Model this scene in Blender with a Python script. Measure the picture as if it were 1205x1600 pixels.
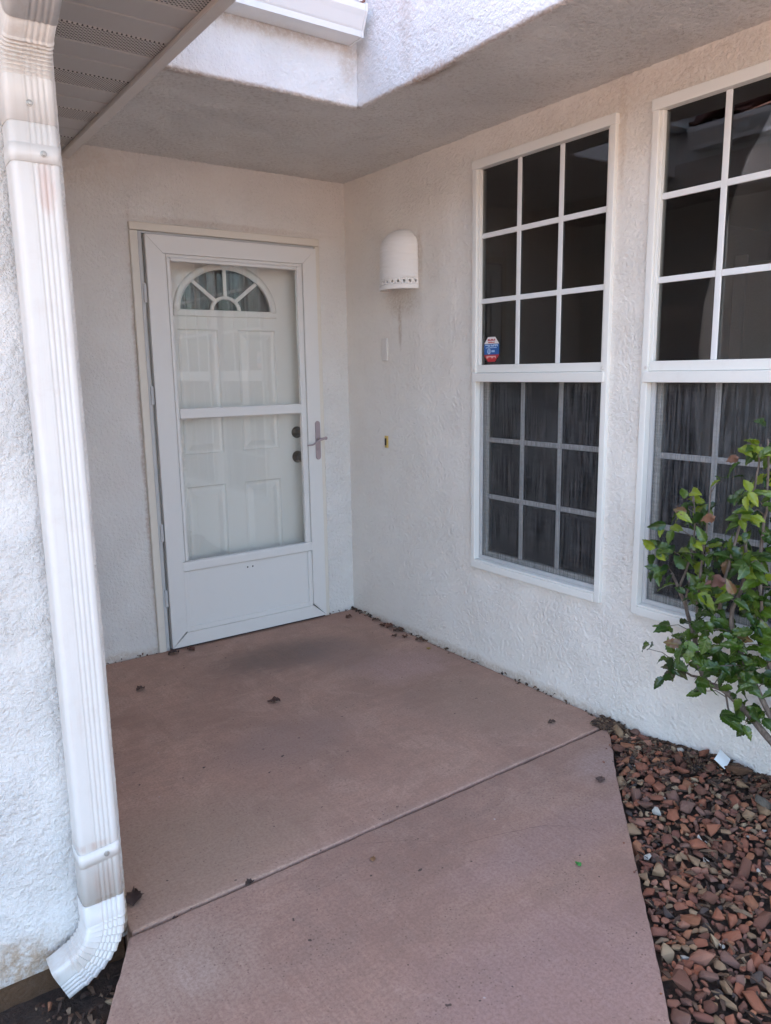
import bpy, bmesh, math, random
from mathutils import Vector, Matrix, noise

for o in list(bpy.data.objects):
    bpy.data.objects.remove(o, do_unlink=True)
scene = bpy.context.scene
C = scene.collection
PI = math.pi

# ------------------------------------------------------------------ camera
cam_data = bpy.data.cameras.new('camera')
cam = bpy.data.objects.new('camera', cam_data); C.objects.link(cam)
pitch, yaw, roll = -0.1822, 0.6161, -0.0156
f = Vector((math.sin(yaw)*math.cos(pitch), math.cos(yaw)*math.cos(pitch), math.sin(pitch)))
s = Vector((math.cos(yaw), -math.sin(yaw), 0)); u = s.cross(f)
s2 = math.cos(roll)*s + math.sin(roll)*u
u2 = -math.sin(roll)*s + math.cos(roll)*u
m = Matrix(((s2.x, u2.x, -f.x, -2.3864), (s2.y, u2.y, -f.y, -3.7168), (s2.z, u2.z, -f.z, 1.3988), (0, 0, 0, 1)))
cam.matrix_world = m
cam_data.sensor_fit = 'HORIZONTAL'; cam_data.sensor_width = 36.0
cam_data.lens = 36.0*1193.8/1205.0
cam_data.clip_start = 0.02; cam_data.clip_end = 2000
scene.camera = cam

# ------------------------------------------------------------------ sky and sun
SUN_EL, SUN_AZ = math.radians(46), math.radians(8)      # azimuth measured from +Y towards +X: behind the house
world = bpy.data.worlds.new('World'); scene.world = world; world.use_nodes = True
wn = world.node_tree
sky = wn.nodes.new('ShaderNodeTexSky'); sky.sky_type = 'NISHITA'; sky.sun_disc = False
sky.sun_elevation = SUN_EL; sky.sun_rotation = SUN_AZ
sky.air_density = 1.0; sky.dust_density = 3.0; sky.ozone_density = 0.0
wn.nodes['Background'].inputs['Strength'].default_value = 0.15
wn.links.new(sky.outputs[0], wn.nodes['Background'].inputs['Color'])
sun_data = bpy.data.lights.new('sun', 'SUN'); sun_data.energy = 3.5; sun_data.angle = math.radians(0.6)
sun_data.color = (1.0, 0.93, 0.82)
sun = bpy.data.objects.new('sun', sun_data); C.objects.link(sun)
d = Vector((math.sin(SUN_AZ)*math.cos(SUN_EL), math.cos(SUN_AZ)*math.cos(SUN_EL), math.sin(SUN_EL)))
sun.rotation_euler = d.to_track_quat('Z', 'Y').to_euler(); sun.location = (0, 8, 12)
scene.view_settings.view_transform = 'Standard'; scene.view_settings.look = 'None'
scene.view_settings.gamma = 1.0; scene.view_settings.use_curve_mapping = False
scene.view_settings.exposure = 2.88
scene.cycles.use_denoising = True
scene.cycles.max_bounces = 10; scene.cycles.diffuse_bounces = 6; scene.cycles.transparent_max_bounces = 16

# ------------------------------------------------------------------ material helpers
MATS = {}
class NT:
    def __init__(self, name):
        self.m = bpy.data.materials.new(name); self.m.use_nodes = True
        self.t = self.m.node_tree; self.p = self.t.nodes['Principled BSDF']; self.out = self.t.nodes['Material Output']
        MATS[name] = self.m
    def n(self, typ, **kw):
        nd = self.t.nodes.new(typ)
        for k, v in kw.items():
            if k in nd.inputs: nd.inputs[k].default_value = v
            else: setattr(nd, k, v)
        return nd
    def l(self, a, b): self.t.links.new(a, b)
    def coord(self, scale=(1, 1, 1), rot=(0, 0, 0), loc=(0, 0, 0), kind='Object'):
        tc = self.n('ShaderNodeTexCoord'); mp = self.n('ShaderNodeMapping')
        mp.inputs['Scale'].default_value = scale; mp.inputs['Rotation'].default_value = rot; mp.inputs['Location'].default_value = loc
        self.l(tc.outputs[kind], mp.inputs['Vector']); return mp.outputs[0]
    def noise(self, vec, scale, detail=4, rough=0.55, dist=0.0):
        nd = self.n('ShaderNodeTexNoise'); nd.inputs['Scale'].default_value = scale; nd.inputs['Detail'].default_value = detail
        nd.inputs['Roughness'].default_value = rough; nd.inputs['Distortion'].default_value = dist
        self.l(vec, nd.inputs['Vector']); return nd.outputs['Fac']
    def ramp(self, fac, stops, interp='LINEAR'):
        r = self.n('ShaderNodeValToRGB'); r.color_ramp.interpolation = interp; e = r.color_ramp.elements
        while len(e) < len(stops): e.new(0.5)
        for i, (p, c) in enumerate(stops):
            e[i].position = p; e[i].color = tuple(c) + (1,) if len(c) == 3 else c
        self.l(fac, r.inputs[0]); return r.outputs[0]
    def bw(self, fac, a, b): return self.ramp(fac, [(a, (0, 0, 0)), (b, (1, 1, 1))])
    def mix(self, fac, a, b, blend='MIX'):
        r = self.n('ShaderNodeMix'); r.data_type = 'RGBA'; r.blend_type = blend
        if isinstance(fac, (int, float)): r.inputs[0].default_value = fac
        else: self.l(fac, r.inputs[0])
        for i, v in ((6, a), (7, b)):
            if isinstance(v, tuple): r.inputs[i].default_value = v + (1,) if len(v) == 3 else v
            else: self.l(v, r.inputs[i])
        return r.outputs[2]
    def math(self, op, a, b=None, c=None):
        r = self.n('ShaderNodeMath'); r.operation = op
        for i, v in enumerate((a, b, c)):
            if v is None: continue
            if isinstance(v, (int, float)): r.inputs[i].default_value = v
            else: self.l(v, r.inputs[i])
        return r.outputs[0]
    def bump(self, h, strength, dist, prev=None):
        b = self.n('ShaderNodeBump'); b.inputs['Strength'].default_value = strength; b.inputs['Distance'].default_value = dist
        self.l(h, b.inputs['Height'])
        if prev is not None: self.l(prev, b.inputs['Normal'])
        return b.outputs[0]
    def col(self, v):
        if isinstance(v, tuple): self.p.inputs['Base Color'].default_value = v + (1,)
        else: self.l(v, self.p.inputs['Base Color'])
    def rough(self, v):
        if isinstance(v, (int, float)): self.p.inputs['Roughness'].default_value = v
        else: self.l(v, self.p.inputs['Roughness'])
    def normal(self, v): self.l(v, self.p.inputs['Normal'])
    def sep(self, vec):
        x = self.n('ShaderNodeSeparateXYZ'); self.l(vec, x.inputs[0]); return x.outputs

def blob(t, x, y, z, cx, cy, cz, rx, ry, rz, wob, amt=0.5):
    """stain mask: 1 inside a warped ellipsoid fading to 0"""
    tot = None
    for v, c, r in ((x, cx, rx), (y, cy, ry), (z, cz, rz)):
        if r is None: continue
        q = t.math('DIVIDE', t.math('SUBTRACT', v, c), r); q = t.math('MULTIPLY', q, q)
        tot = q if tot is None else t.math('ADD', tot, q)
    tot = t.math('ADD', t.math('SQRT', tot), t.math('MULTIPLY', t.math('SUBTRACT', wob, 0.5), amt*2))
    mr = t.n('ShaderNodeMapRange'); mr.interpolation_type = 'SMOOTHSTEP'
    mr.inputs[1].default_value = 1.15; mr.inputs[2].default_value = 0.35
    t.l(tot, mr.inputs[0]); return mr.outputs[0]

def stucco(name, base, k=1.0, stains=(), pit_shade=0.05):
    t = NT(name); v = t.coord()
    a = t.noise(v, 62, 5, 0.62, 0.1); b = t.noise(v, 130, 3, 0.65); big = t.noise(v, 2.3, 5, 0.65); mid = t.noise(v, 9, 6, 0.7)
    h = t.math('ADD', t.ramp(a, [(0.30, (0, 0, 0)), (0.70, (1, 1, 1))]), t.math('MULTIPLY', b, 0.7))
    c = t.mix(t.math('MULTIPLY', t.bw(big, 0.42, 0.75), 0.35), base, (base[0]*0.93, base[1]*0.88, base[2]*0.82))
    speck = t.math('MULTIPLY', t.bw(t.noise(v, 70, 4, 0.7), 0.64, 0.74), t.bw(mid, 0.45, 0.7))
    c = t.mix(t.math('MULTIPLY', speck, 0.35), c, (0.30, 0.22, 0.16))
    x, y, z = t.sep(v)
    for (cx, cy, cz, rx, ry, rz, colr, amt) in stains:
        mk = blob(t, x, y, z, cx, cy, cz, rx, ry, rz, mid, 0.7)
        mk = t.math('MULTIPLY', t.math('MULTIPLY', mk, amt), t.bw(a, 0.25, 0.55))
        c = t.mix(mk, c, colr)
    pit = t.math('MULTIPLY', t.ramp(a, [(0.36, (1, 1, 1)), (0.52, (0, 0, 0))]), t.bw(mid, 0.30, 0.62))
    c = t.mix(t.math('MULTIPLY', pit, pit_shade), c, (0.42, 0.36, 0.31))  # relief shade painted into the colour: low spots of the bump darkened
    t.col(c); t.rough(0.92); t.p.inputs['Specular IOR Level'].default_value = 0.25
    h = t.math('MULTIPLY', h, t.math('ADD', t.math('MULTIPLY', t.bw(t.noise(v, 6, 3, 0.6), 0.35, 0.65), 0.6), 0.55))
    t.normal(t.bump(h, 0.80*k, 0.009))
    return t.m

def paint(name, base, rough=0.4, dirt=0.25, dirtcol=(0.33, 0.25, 0.18), scale=14):
    t = NT(name); v = t.coord()
    n1 = t.noise(v, scale, 6, 0.7); n2 = t.noise(v, 2.5, 4, 0.6)
    mk = t.math('MULTIPLY', t.bw(n1, 0.55, 0.8), t.bw(n2, 0.35, 0.7))
    t.col(t.mix(t.math('MULTIPLY', mk, dirt), base, dirtcol)); t.rough(t.math('ADD', t.math('MULTIPLY', n1, 0.25), rough-0.1))
    t.normal(t.bump(t.noise(v, 160, 2), 0.05, 0.002))
    return t.m

def metal(name, base, rough):
    t = NT(name); v = t.coord(); n1 = t.noise(v, 60, 4, 0.6)
    t.col(t.mix(n1, base, tuple(c*0.65 for c in base))); t.rough(t.math('ADD', t.math('MULTIPLY', n1, 0.3), rough-0.1))
    t.p.inputs['Metallic'].default_value = 0.85
    return t.m

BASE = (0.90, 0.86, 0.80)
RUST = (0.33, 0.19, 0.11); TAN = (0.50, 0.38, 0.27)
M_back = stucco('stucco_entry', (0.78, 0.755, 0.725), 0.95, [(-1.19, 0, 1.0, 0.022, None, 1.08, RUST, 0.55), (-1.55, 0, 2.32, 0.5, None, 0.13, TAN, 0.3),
                (-0.7, 0, 2.12, 0.6, None, 0.02, RUST, 0.25), (-1.5, 0, 0.0, 0.6, None, 0.05, TAN, 0.5)])
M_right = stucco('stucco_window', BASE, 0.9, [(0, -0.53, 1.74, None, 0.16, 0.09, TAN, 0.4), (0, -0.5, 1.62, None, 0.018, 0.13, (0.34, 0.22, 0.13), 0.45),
                (0, -0.665, 1.93, None, 0.03, 0.16, TAN, 0.45), (0, -2.4, 2.33, None, 1.3, 0.10, TAN, 0.3), (0, -1.1, 0.0, None, 1.5, 0.045, TAN, 0.6), (0, -1.84, 2.2, None, 0.02, 0.25, TAN, 0.3)])
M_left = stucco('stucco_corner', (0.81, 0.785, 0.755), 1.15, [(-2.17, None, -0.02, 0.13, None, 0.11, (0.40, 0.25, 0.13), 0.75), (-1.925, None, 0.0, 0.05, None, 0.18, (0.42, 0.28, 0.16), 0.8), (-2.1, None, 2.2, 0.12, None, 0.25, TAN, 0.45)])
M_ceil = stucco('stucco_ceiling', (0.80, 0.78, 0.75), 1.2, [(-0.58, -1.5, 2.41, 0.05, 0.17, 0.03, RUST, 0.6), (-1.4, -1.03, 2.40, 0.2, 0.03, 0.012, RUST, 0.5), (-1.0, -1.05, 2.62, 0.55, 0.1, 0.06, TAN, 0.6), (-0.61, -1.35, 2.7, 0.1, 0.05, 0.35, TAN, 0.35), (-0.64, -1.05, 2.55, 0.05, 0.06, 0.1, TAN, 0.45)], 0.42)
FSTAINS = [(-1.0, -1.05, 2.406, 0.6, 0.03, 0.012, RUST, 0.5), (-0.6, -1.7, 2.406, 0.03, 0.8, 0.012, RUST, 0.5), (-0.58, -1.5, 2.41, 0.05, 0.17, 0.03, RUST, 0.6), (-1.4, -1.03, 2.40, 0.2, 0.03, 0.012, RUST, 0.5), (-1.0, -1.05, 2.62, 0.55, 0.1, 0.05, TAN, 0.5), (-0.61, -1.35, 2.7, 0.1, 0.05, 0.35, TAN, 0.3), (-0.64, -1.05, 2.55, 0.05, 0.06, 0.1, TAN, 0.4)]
M_fascia = stucco('stucco_fascia', (0.89, 0.885, 0.875), 0.9, FSTAINS)  # same paint as the ceiling, lightened to put the skylight into its colour
M_found = stucco('foundation_concrete', (0.115, 0.065, 0.036), 0.6)
M_frame = paint('cream_window_vinyl', (0.82, 0.81, 0.765), 0.42, 0.18)
M_storm = paint('white_storm_door_paint', (0.72, 0.705, 0.68), 0.38, 0.10)
M_mold = paint('cream_door_moulding', (0.70, 0.65, 0.57), 0.5, 0.35)
M_alum = paint('grey_door_channel', (0.50, 0.50, 0.50), 0.4, 0.35)
M_door = paint('ivory_entry_door_paint', (0.86, 0.835, 0.79), 0.45, 0.06)
M_munt = paint('white_grille_bar', (0.80, 0.80, 0.79), 0.4, 0.08)
M_muntin_dark = paint('grey_grille_bar', (0.86, 0.86, 0.85), 0.5, 0.08)
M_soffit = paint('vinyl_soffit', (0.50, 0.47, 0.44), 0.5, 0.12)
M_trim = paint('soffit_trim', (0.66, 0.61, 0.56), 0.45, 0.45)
def make_pipe():
    t = NT('downspout_paint'); v = t.coord(); x, y, z = t.sep(v)
    n1 = t.noise(v, 22, 6, 0.7); n2 = t.noise(v, 3, 4, 0.6); st = t.noise(t.coord(scale=(90, 90, 2.5)), 1.0, 4, 0.6)
    c = t.mix(t.math('MULTIPLY', t.math('MULTIPLY', t.bw(n1, 0.5, 0.75), t.bw(n2, 0.4, 0.65)), 0.22), (0.70, 0.675, 0.64), (0.45, 0.32, 0.23))
    c = t.mix(t.math('MULTIPLY', t.math('MULTIPLY', t.bw(st, 0.52, 0.66), t.bw(n2, 0.40, 0.62)), 0.14), c, (0.42, 0.27, 0.18))
    for (cx_, cz_, rx_, rz_, col_, am_) in ((-1.985, 1.775, 0.020, 0.06, (0.50, 0.20, 0.12), 0.75), (-1.985, 0.20, 0.05, 0.05, (0.48, 0.24, 0.15), 0.45), (-2.01, 0.30, 0.05, 0.012, (0.45, 0.25, 0.16), 0.6), (-1.99, 0.155, 0.06, 0.008, (0.40, 0.26, 0.16), 0.7),
                                      (-2.07, 0.03, 0.05, 0.05, (0.45, 0.30, 0.18), 0.45), (-2.14, 0.0, 0.03, 0.035, (0.45, 0.28, 0.18), 0.6), (-2.0, 2.03, 0.06, 0.07, (0.46, 0.36, 0.28), 0.35)):
        mk = blob(t, x, y, z, cx_, 0, cz_, rx_, None, rz_, n1, 0.6); c = t.mix(t.math('MULTIPLY', mk, t.math('MULTIPLY', t.bw(st, 0.3, 0.6), am_*0.6)), c, col_)
    t.col(c); t.rough(t.math('ADD', t.math('MULTIPLY', n1, 0.3), 0.28)); t.normal(t.bump(t.noise(v, 7, 3), 0.25, 0.006)); return t.m
M_pipe = make_pipe()
M_gutter = paint('gutter_enamel', (0.82, 0.82, 0.80), 0.3, 0.2)
M_cera = paint('painted_ceramic', (0.84, 0.82, 0.79), 0.6, 0.15, (0.38, 0.28, 0.2), 30)
M_plate = paint('white_plate', (0.74, 0.70, 0.65), 0.5, 0.2)
M_brass = paint('tarnished_brass', (0.60, 0.42, 0.12), 0.4, 0.3)
M_dark = paint('dark_slot', (0.03, 0.022, 0.02), 0.6, 0.0)
M_bronze = metal('antique_bronze', (0.09, 0.065, 0.04), 0.28)
M_nickel = metal('worn_nickel', (0.5, 0.45, 0.38), 0.3)
M_lever = paint('mauve_bronze', (0.36, 0.29, 0.30), 0.32, 0.2)
M_screw = metal('zinc_screw', (0.55, 0.53, 0.5), 0.45)
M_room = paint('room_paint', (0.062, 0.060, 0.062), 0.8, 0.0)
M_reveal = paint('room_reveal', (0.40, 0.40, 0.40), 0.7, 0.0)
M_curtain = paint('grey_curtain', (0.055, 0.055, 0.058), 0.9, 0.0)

def make_vent():
    t = NT('perforated_vinyl'); v = t.coord(scale=(1, 1, 1), rot=(0, 0, PI/4))
    vo = t.n('ShaderNodeTexVoronoi'); vo.inputs['Scale'].default_value = 105; vo.inputs['Randomness'].default_value = 0.0
    vo.voronoi_dimensions = '2D'; t.l(v, vo.inputs['Vector'])
    hole = t.ramp(vo.outputs['Distance'], [(0.28, (1, 1, 1)), (0.36, (0, 0, 0))])
    t.col(t.mix(hole, (0.60, 0.555, 0.51), (0.06, 0.05, 0.045))); t.rough(0.5)
    t.normal(t.bump(t.math('SUBTRACT', 1.0, hole), 0.6, 0.003)); return t.m
M_vent = make_vent()

def make_glass(name, tint, ior):
    t = NT(name); fr = t.n('ShaderNodeFresnel', IOR=ior)
    tr = t.n('ShaderNodeBsdfTransparent'); tr.inputs[0].default_value = tint + (1,)
    gl = t.n('ShaderNodeBsdfGlossy'); gl.inputs['Roughness'].default_value = 0.012
    v = t.coord(); b = t.bump(t.noise(v, 2.2, 2), 0.03, 0.02); t.l(b, gl.inputs['Normal'])
    mx = t.n('ShaderNodeMixShader'); t.l(fr.outputs[0], mx.inputs[0]); t.l(tr.outputs[0], mx.inputs[1]); t.l(gl.outputs[0], mx.inputs[2])
    t.l(mx.outputs[0], t.out.inputs['Surface']); t.t.nodes.remove(t.p); return t.m
M_glass = make_glass('window_glass', (0.975, 0.985, 0.98), 1.85)
M_clear = make_glass('storm_glass', (0.985, 0.985, 0.98), 1.6)

def make_screen():
    t = NT('woven_solar_screen')
    a = t.noise(t.coord(scale=(1, 140, 5)), 1.0, 2, 0.6); b = t.noise(t.coord(scale=(1, 8, 150)), 1.0, 2, 0.6)
    w = t.math('ADD', t.math('MULTIPLY', t.bw(a, 0.42, 0.58), 0.74), t.math('MULTIPLY', t.bw(b, 0.42, 0.58), 0.26))
    t.col(t.mix(w, (0.008, 0.008, 0.009), (0.135, 0.135, 0.14))); t.rough(0.85)
    tr = t.n('ShaderNodeBsdfTransparent'); mx = t.n('ShaderNodeMixShader')
    t.l(t.math('ADD', t.math('MULTIPLY', w, 0.16), 0.22), mx.inputs[0])
    t.l(tr.outputs[0], mx.inputs[1]); t.l(t.p.outputs[0], mx.inputs[2]); t.l(mx.outputs[0], t.out.inputs['Surface'])
    return t.m
M_screen = make_screen()

def make_concrete(name, tint, stains):
    t = NT(name); v = t.coord(); x, y, z = t.sep(v)
    big = t.noise(v, 1.6, 6, 0.65, 0.5); mid = t.noise(v, 6, 6, 0.7); fine = t.noise(v, 110, 5, 0.75)
    st = t.noise(t.coord(scale=(1.2, 14, 1), rot=(0, 0, 0.15)), 1.3, 5, 0.6, 0.4)
    broom = t.noise(t.coord(scale=(85, 2.2, 1), rot=(0, 0, -0.10)), 1.0, 4, 0.65)
    c = t.ramp(big, [(0.32, tuple(a*0.72 for a in tint)), (0.5, tint), (0.72, (tint[0]*1.13, tint[1]*1.15, tint[2]*1.12))])
    c = t.mix(t.math('MULTIPLY', t.bw(mid, 0.47, 0.68), 0.5), c, (tint[0]*0.80, tint[1]*0.93, tint[2]*0.98))
    c = t.mix(t.math('MULTIPLY', t.bw(st, 0.50, 0.72), 0.30), c, (tint[0]*1.3, tint[1]*1.35, tint[2]*1.3))
    m2 = t.noise(t.coord(scale=(1, 2.2, 1), loc=(4, 2, 0)), 11, 7, 0.72, 0.6)
    c = t.mix(t.math('MULTIPLY', t.bw(m2, 0.49, 0.58), 0.42), c, (tint[0]*0.74, tint[1]*0.78, tint[2]*0.80))
    m3 = t.noise(t.coord(loc=(9, 5, 0)), 3.6, 7, 0.7, 0.9)
    c = t.mix(t.math('MULTIPLY', t.bw(m3, 0.52, 0.58), 0.38), c, (tint[0]*1.22, tint[1]*1.32, tint[2]*1.34))
    for (cx, cy, rx, ry, colr, amt) in stains:
        mk = blob(t, x, y, z, cx, cy, 0, rx, ry, None, t.math('ADD', t.math('MULTIPLY', mid, 0.5), t.math('MULTIPLY', m2, 0.5)), 0.8)
        c = t.mix(t.math('MULTIPLY', mk, amt), c, colr)
    c = t.mix(t.math('MULTIPLY', t.bw(fine, 0.44, 0.58), 0.50), c, (tint[0]*0.6, tint[1]*0.6, tint[2]*0.6))
    c = t.mix(t.math('MULTIPLY', t.math('MULTIPLY', t.bw(broom, 0.40, 0.62), t.bw(t.noise(v, 2.8, 4, 0.6), 0.35, 0.62)), 0.42), c, (tint[0]*0.7, tint[1]*0.7, tint[2]*0.7))
    vo = t.n('ShaderNodeTexVoronoi'); vo.inputs['Scale'].default_value = 75; t.l(v, vo.inputs['Vector'])
    pore = t.math('MULTIPLY', t.ramp(vo.outputs['Distance'], [(0.10, (1, 1, 1)), (0.22, (0, 0, 0))]), t.bw(mid, 0.42, 0.6))
    c = t.mix(t.math('MULTIPLY', pore, 0.7), c, (0.12, 0.07, 0.055))
    scuff = t.math('MULTIPLY', t.bw(t.noise(t.coord(scale=(3, 40, 1), rot=(0, 0, -0.4)), 1.0, 4, 0.7, 1.0), 0.62, 0.72), t.bw(big, 0.45, 0.6))
    c = t.mix(t.math('MULTIPLY', scuff, 0.35), c, (tint[0]*1.35, tint[1]*1.45, tint[2]*1.5))
    ds = t.bw(t.noise(v, 34, 2, 0.5), 0.735, 0.755); ls = t.bw(t.noise(t.coord(loc=(3, 7, 1)), 42, 2, 0.5), 0.755, 0.775)
    c = t.mix(t.math('MULTIPLY', ds, 0.8), c, (0.04, 0.03, 0.028)); c = t.mix(t.math('MULTIPLY', ls, 0.7), c, (0.5, 0.44, 0.42))
    t.col(c); t.rough(t.math('ADD', t.math('MULTIPLY', mid, 0.25), 0.6)); t.p.inputs['Specular IOR Level'].default_value = 0.3
    n1 = t.bump(t.math('ADD', fine, t.math('MULTIPLY', broom, 0.7)), 0.35, 0.0025)
    t.normal(t.bump(mid, 0.25, 0.004, n1)); return t.m
PINK = (0.46, 0.280, 0.212)
M_patio = make_concrete('pink_patio_concrete', PINK, [(-0.72, -0.43, 0.42, 0.22, (0.15, 0.115, 0.098), 0.75), (-0.45, -0.6, 0.25, 0.3, (0.22, 0.165, 0.15), 0.5), (-1.75, -1.7, 0.55, 0.35, (0.38, 0.275, 0.20), 0.7),
     (-0.25, -1.45, 0.35, 0.4, (0.40, 0.28, 0.21), 0.5), (-0.3, -0.9, 0.3, 0.22, (0.46, 0.31, 0.28), 0.6), (-1.1, -1.25, 0.35, 0.2, (0.31, 0.22, 0.195), 0.5), (-0.9, -1.91, 1.0, 0.03, (0.48, 0.35, 0.30), 0.25), (-0.08, -0.12, 0.3, 0.2, (0.41, 0.235, 0.18), 0.6)])
M_walk = make_concrete('pink_walk_concrete', (0.40, 0.246, 0.190), [(-1.87, -2.12, 0.22, 0.2, (0.43, 0.31, 0.245), 0.8), (-1.85, -2.15, 0.07, 0.08, (0.54, 0.42, 0.36), 0.3), (-1.2, -2.7, 0.5, 0.3, (0.34, 0.225, 0.215), 0.6), (-0.25, -2.1, 0.22, 0.12, (0.46, 0.35, 0.32), 0.5), (-0.75, -2.3, 0.5, 0.12, (0.35, 0.24, 0.225), 0.5)])

def make_soil():
    t = NT('dark_soil'); v = t.coord()
    a = t.noise(v, 24, 7, 0.75); b = t.noise(v, 110, 5, 0.7)
    t.col(t.ramp(a, [(0.3, (0.028, 0.019, 0.014)), (0.55, (0.075, 0.048, 0.034)), (0.75, (0.13, 0.085, 0.06))])); t.rough(0.95)
    t.normal(t.bump(t.math('ADD', a, t.math('MULTIPLY', b, 0.6)), 1.0, 0.02)); return t.m
M_soil = make_soil()
def make_yard():
    t = NT('sandy_ground'); v = t.coord(); a = t.noise(v, 3, 6, 0.7); b = t.noise(v, 40, 4, 0.7)
    t.col(t.mix(t.math('MULTIPLY', t.math('ADD', a, b), 0.5), (0.20, 0.13, 0.10), (0.40, 0.29, 0.23))); t.rough(0.95)
    t.normal(t.bump(b, 0.8, 0.02)); return t.m
M_yard = make_yard()

STONE = [(0.00, (0.115, 0.050, 0.035)), (0.14, (0.21, 0.085, 0.055)), (0.28, (0.27, 0.13, 0.075)), (0.40, (0.155, 0.095, 0.085)), (0.52, (0.25, 0.10, 0.06)),
         (0.64, (0.24, 0.185, 0.125)), (0.74, (0.29, 0.155, 0.12)), (0.84, (0.17, 0.075, 0.06)), (0.91, (0.05, 0.048, 0.052)), (0.95, (0.31, 0.27, 0.20)), (0.983, (0.62, 0.60, 0.58))]
def make_stone(name, island):
    t = NT(name)
    if island: r = t.n('ShaderNodeNewGeometry').outputs['Random Per Island']
    else: r = t.n('ShaderNodeObjectInfo').outputs['Random']
    c = t.ramp(r, [(p_, (min(0.5, c_[0]*1.28), min(0.48, c_[1]*1.07), min(0.42, c_[2]*0.88))) for p_, c_ in STONE], 'CONSTANT'); v = t.coord(); a = t.noise(v, 60, 5, 0.7); b = t.noise(v, 240, 3, 0.7)
    c = t.mix(t.math('MULTIPLY', t.bw(a, 0.4, 0.75), 0.55), c, (0.16, 0.10, 0.078))
    c = t.mix(t.math('MULTIPLY', t.bw(b, 0.6, 0.8), 0.35), c, (0.40, 0.33, 0.28))
    t.col(c); t.rough(0.8); t.normal(t.bump(t.math('ADD', a, t.math('MULTIPLY', b, 0.5)), 0.5, 0.004)); return t.m
M_stone = make_stone('red_rock', False); M_pebble = make_stone('red_pebble', True)
def make_bark():
    t = NT('bark_litter'); r = t.n('ShaderNodeNewGeometry').outputs['Random Per Island']
    t.col(t.ramp(r, [(0, (0.035, 0.022, 0.016)), (0.4, (0.075, 0.042, 0.028)), (0.75, (0.13, 0.075, 0.045)), (1, (0.20, 0.14, 0.09))])); t.rough(0.9); return t.m
M_litter = make_bark()

def make_leaf(island=False):
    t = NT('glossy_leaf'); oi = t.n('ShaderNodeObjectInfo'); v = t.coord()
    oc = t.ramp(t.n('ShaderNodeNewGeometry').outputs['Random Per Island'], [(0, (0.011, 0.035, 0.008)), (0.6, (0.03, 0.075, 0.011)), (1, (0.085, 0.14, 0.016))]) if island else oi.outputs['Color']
    a = t.noise(v, 45, 4, 0.6); x, y, z = t.sep(v)
    vein = t.math('ABSOLUTE', y); rib = t.ramp(vein, [(0.0, (1, 1, 1)), (0.0016, (0, 0, 0))])
    wv = t.n('ShaderNodeTexWave'); wv.inputs['Scale'].default_value = 34; wv.inputs['Distortion'].default_value = 0.6
    cb = t.n('ShaderNodeCombineXYZ'); t.l(t.math('SUBTRACT', x, t.math('MULTIPLY', vein, 0.9)), cb.inputs[0]); t.l(cb.outputs[0], wv.inputs['Vector'])
    side = t.bw(wv.outputs['Fac'], 0.8, 1.0)
    c = t.mix(t.math('MULTIPLY', t.bw(a, 0.4, 0.7), 0.35), oc, t.mix(0.5, oc, (0.02, 0.035, 0.01)))
    c = t.mix(t.math('MULTIPLY', 0.0 if island else t.math('MAXIMUM', rib, t.math('MULTIPLY', side, 0.4)), 0.35), c, (0.22, 0.30, 0.10))
    t.col(c); t.rough(0.24); t.p.inputs['Specular IOR Level'].default_value = 0.6
    t.normal(t.bump(t.math('SUBTRACT', a, side), 0.35, 0.0015))
    tl = t.n('ShaderNodeBsdfTranslucent'); t.l(t.mix(0.5, c, (0.20, 0.28, 0.03)), tl.inputs[0])
    mx = t.n('ShaderNodeMixShader'); mx.inputs[0].default_value = 0.18
    t.l(t.p.outputs[0], mx.inputs[1]); t.l(tl.outputs[0], mx.inputs[2]); t.l(mx.outputs[0], t.out.inputs['Surface']); return t.m
M_leaf = make_leaf()
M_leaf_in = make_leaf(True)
def make_dry():
    t = NT('dry_leaf'); oi = t.n('ShaderNodeObjectInfo'); v = t.coord(); a = t.noise(v, 80, 4, 0.7)
    t.col(t.mix(t.bw(a, 0.35, 0.7), oi.outputs['Color'], t.mix(0.5, oi.outputs['Color'], (0.03, 0.02, 0.015)))); t.rough(0.8); return t.m
M_dry = make_dry()
def make_stem():
    t = NT('woody_stem'); v = t.coord(); a = t.noise(t.coord(scale=(1, 1, 0.25)), 120, 5, 0.7)
    t.col(t.ramp(a, [(0.3, (0.06, 0.042, 0.034)), (0.6, (0.20, 0.155, 0.125)), (0.8, (0.33, 0.27, 0.22))])); t.rough(0.85)
    t.normal(t.bump(a, 0.7, 0.003)); return t.m
M_stem = make_stem()
def make_tile():
    t = NT('clay_roof_tile'); oi = t.n('ShaderNodeObjectInfo'); v = t.coord(); a = t.noise(v, 14, 5, 0.7)
    c = t.ramp(oi.outputs['Random'], [(0, (0.24, 0.10, 0.075)), (0.5, (0.31, 0.145, 0.11)), (1, (0.37, 0.20, 0.16))])
    t.col(t.mix(t.math('MULTIPLY', a, 0.5), c, (0.16, 0.085, 0.07))); t.rough(0.8); return t.m
M_tile = make_tile()
def flat(name, c, r=0.5):
    t = NT(name); v = t.coord(); a = t.noise(v, 90, 3); t.col(t.mix(t.math('MULTIPLY', a, 0.25), c, tuple(q*0.8 for q in c))); t.rough(r); return t.m
M_red = flat('sticker_red', (0.48, 0.02, 0.03)); M_blue = flat('sticker_blue', (0.008, 0.10, 0.36)); M_white = flat('sticker_white', (0.80, 0.76, 0.74)); M_pale = flat('sticker_pale_blue', (0.45, 0.62, 0.85)); M_pinkprint = flat('sticker_pink', (0.80, 0.50, 0.46))
M_paper = flat('white_card', (0.75, 0.80, 0.82))

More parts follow.
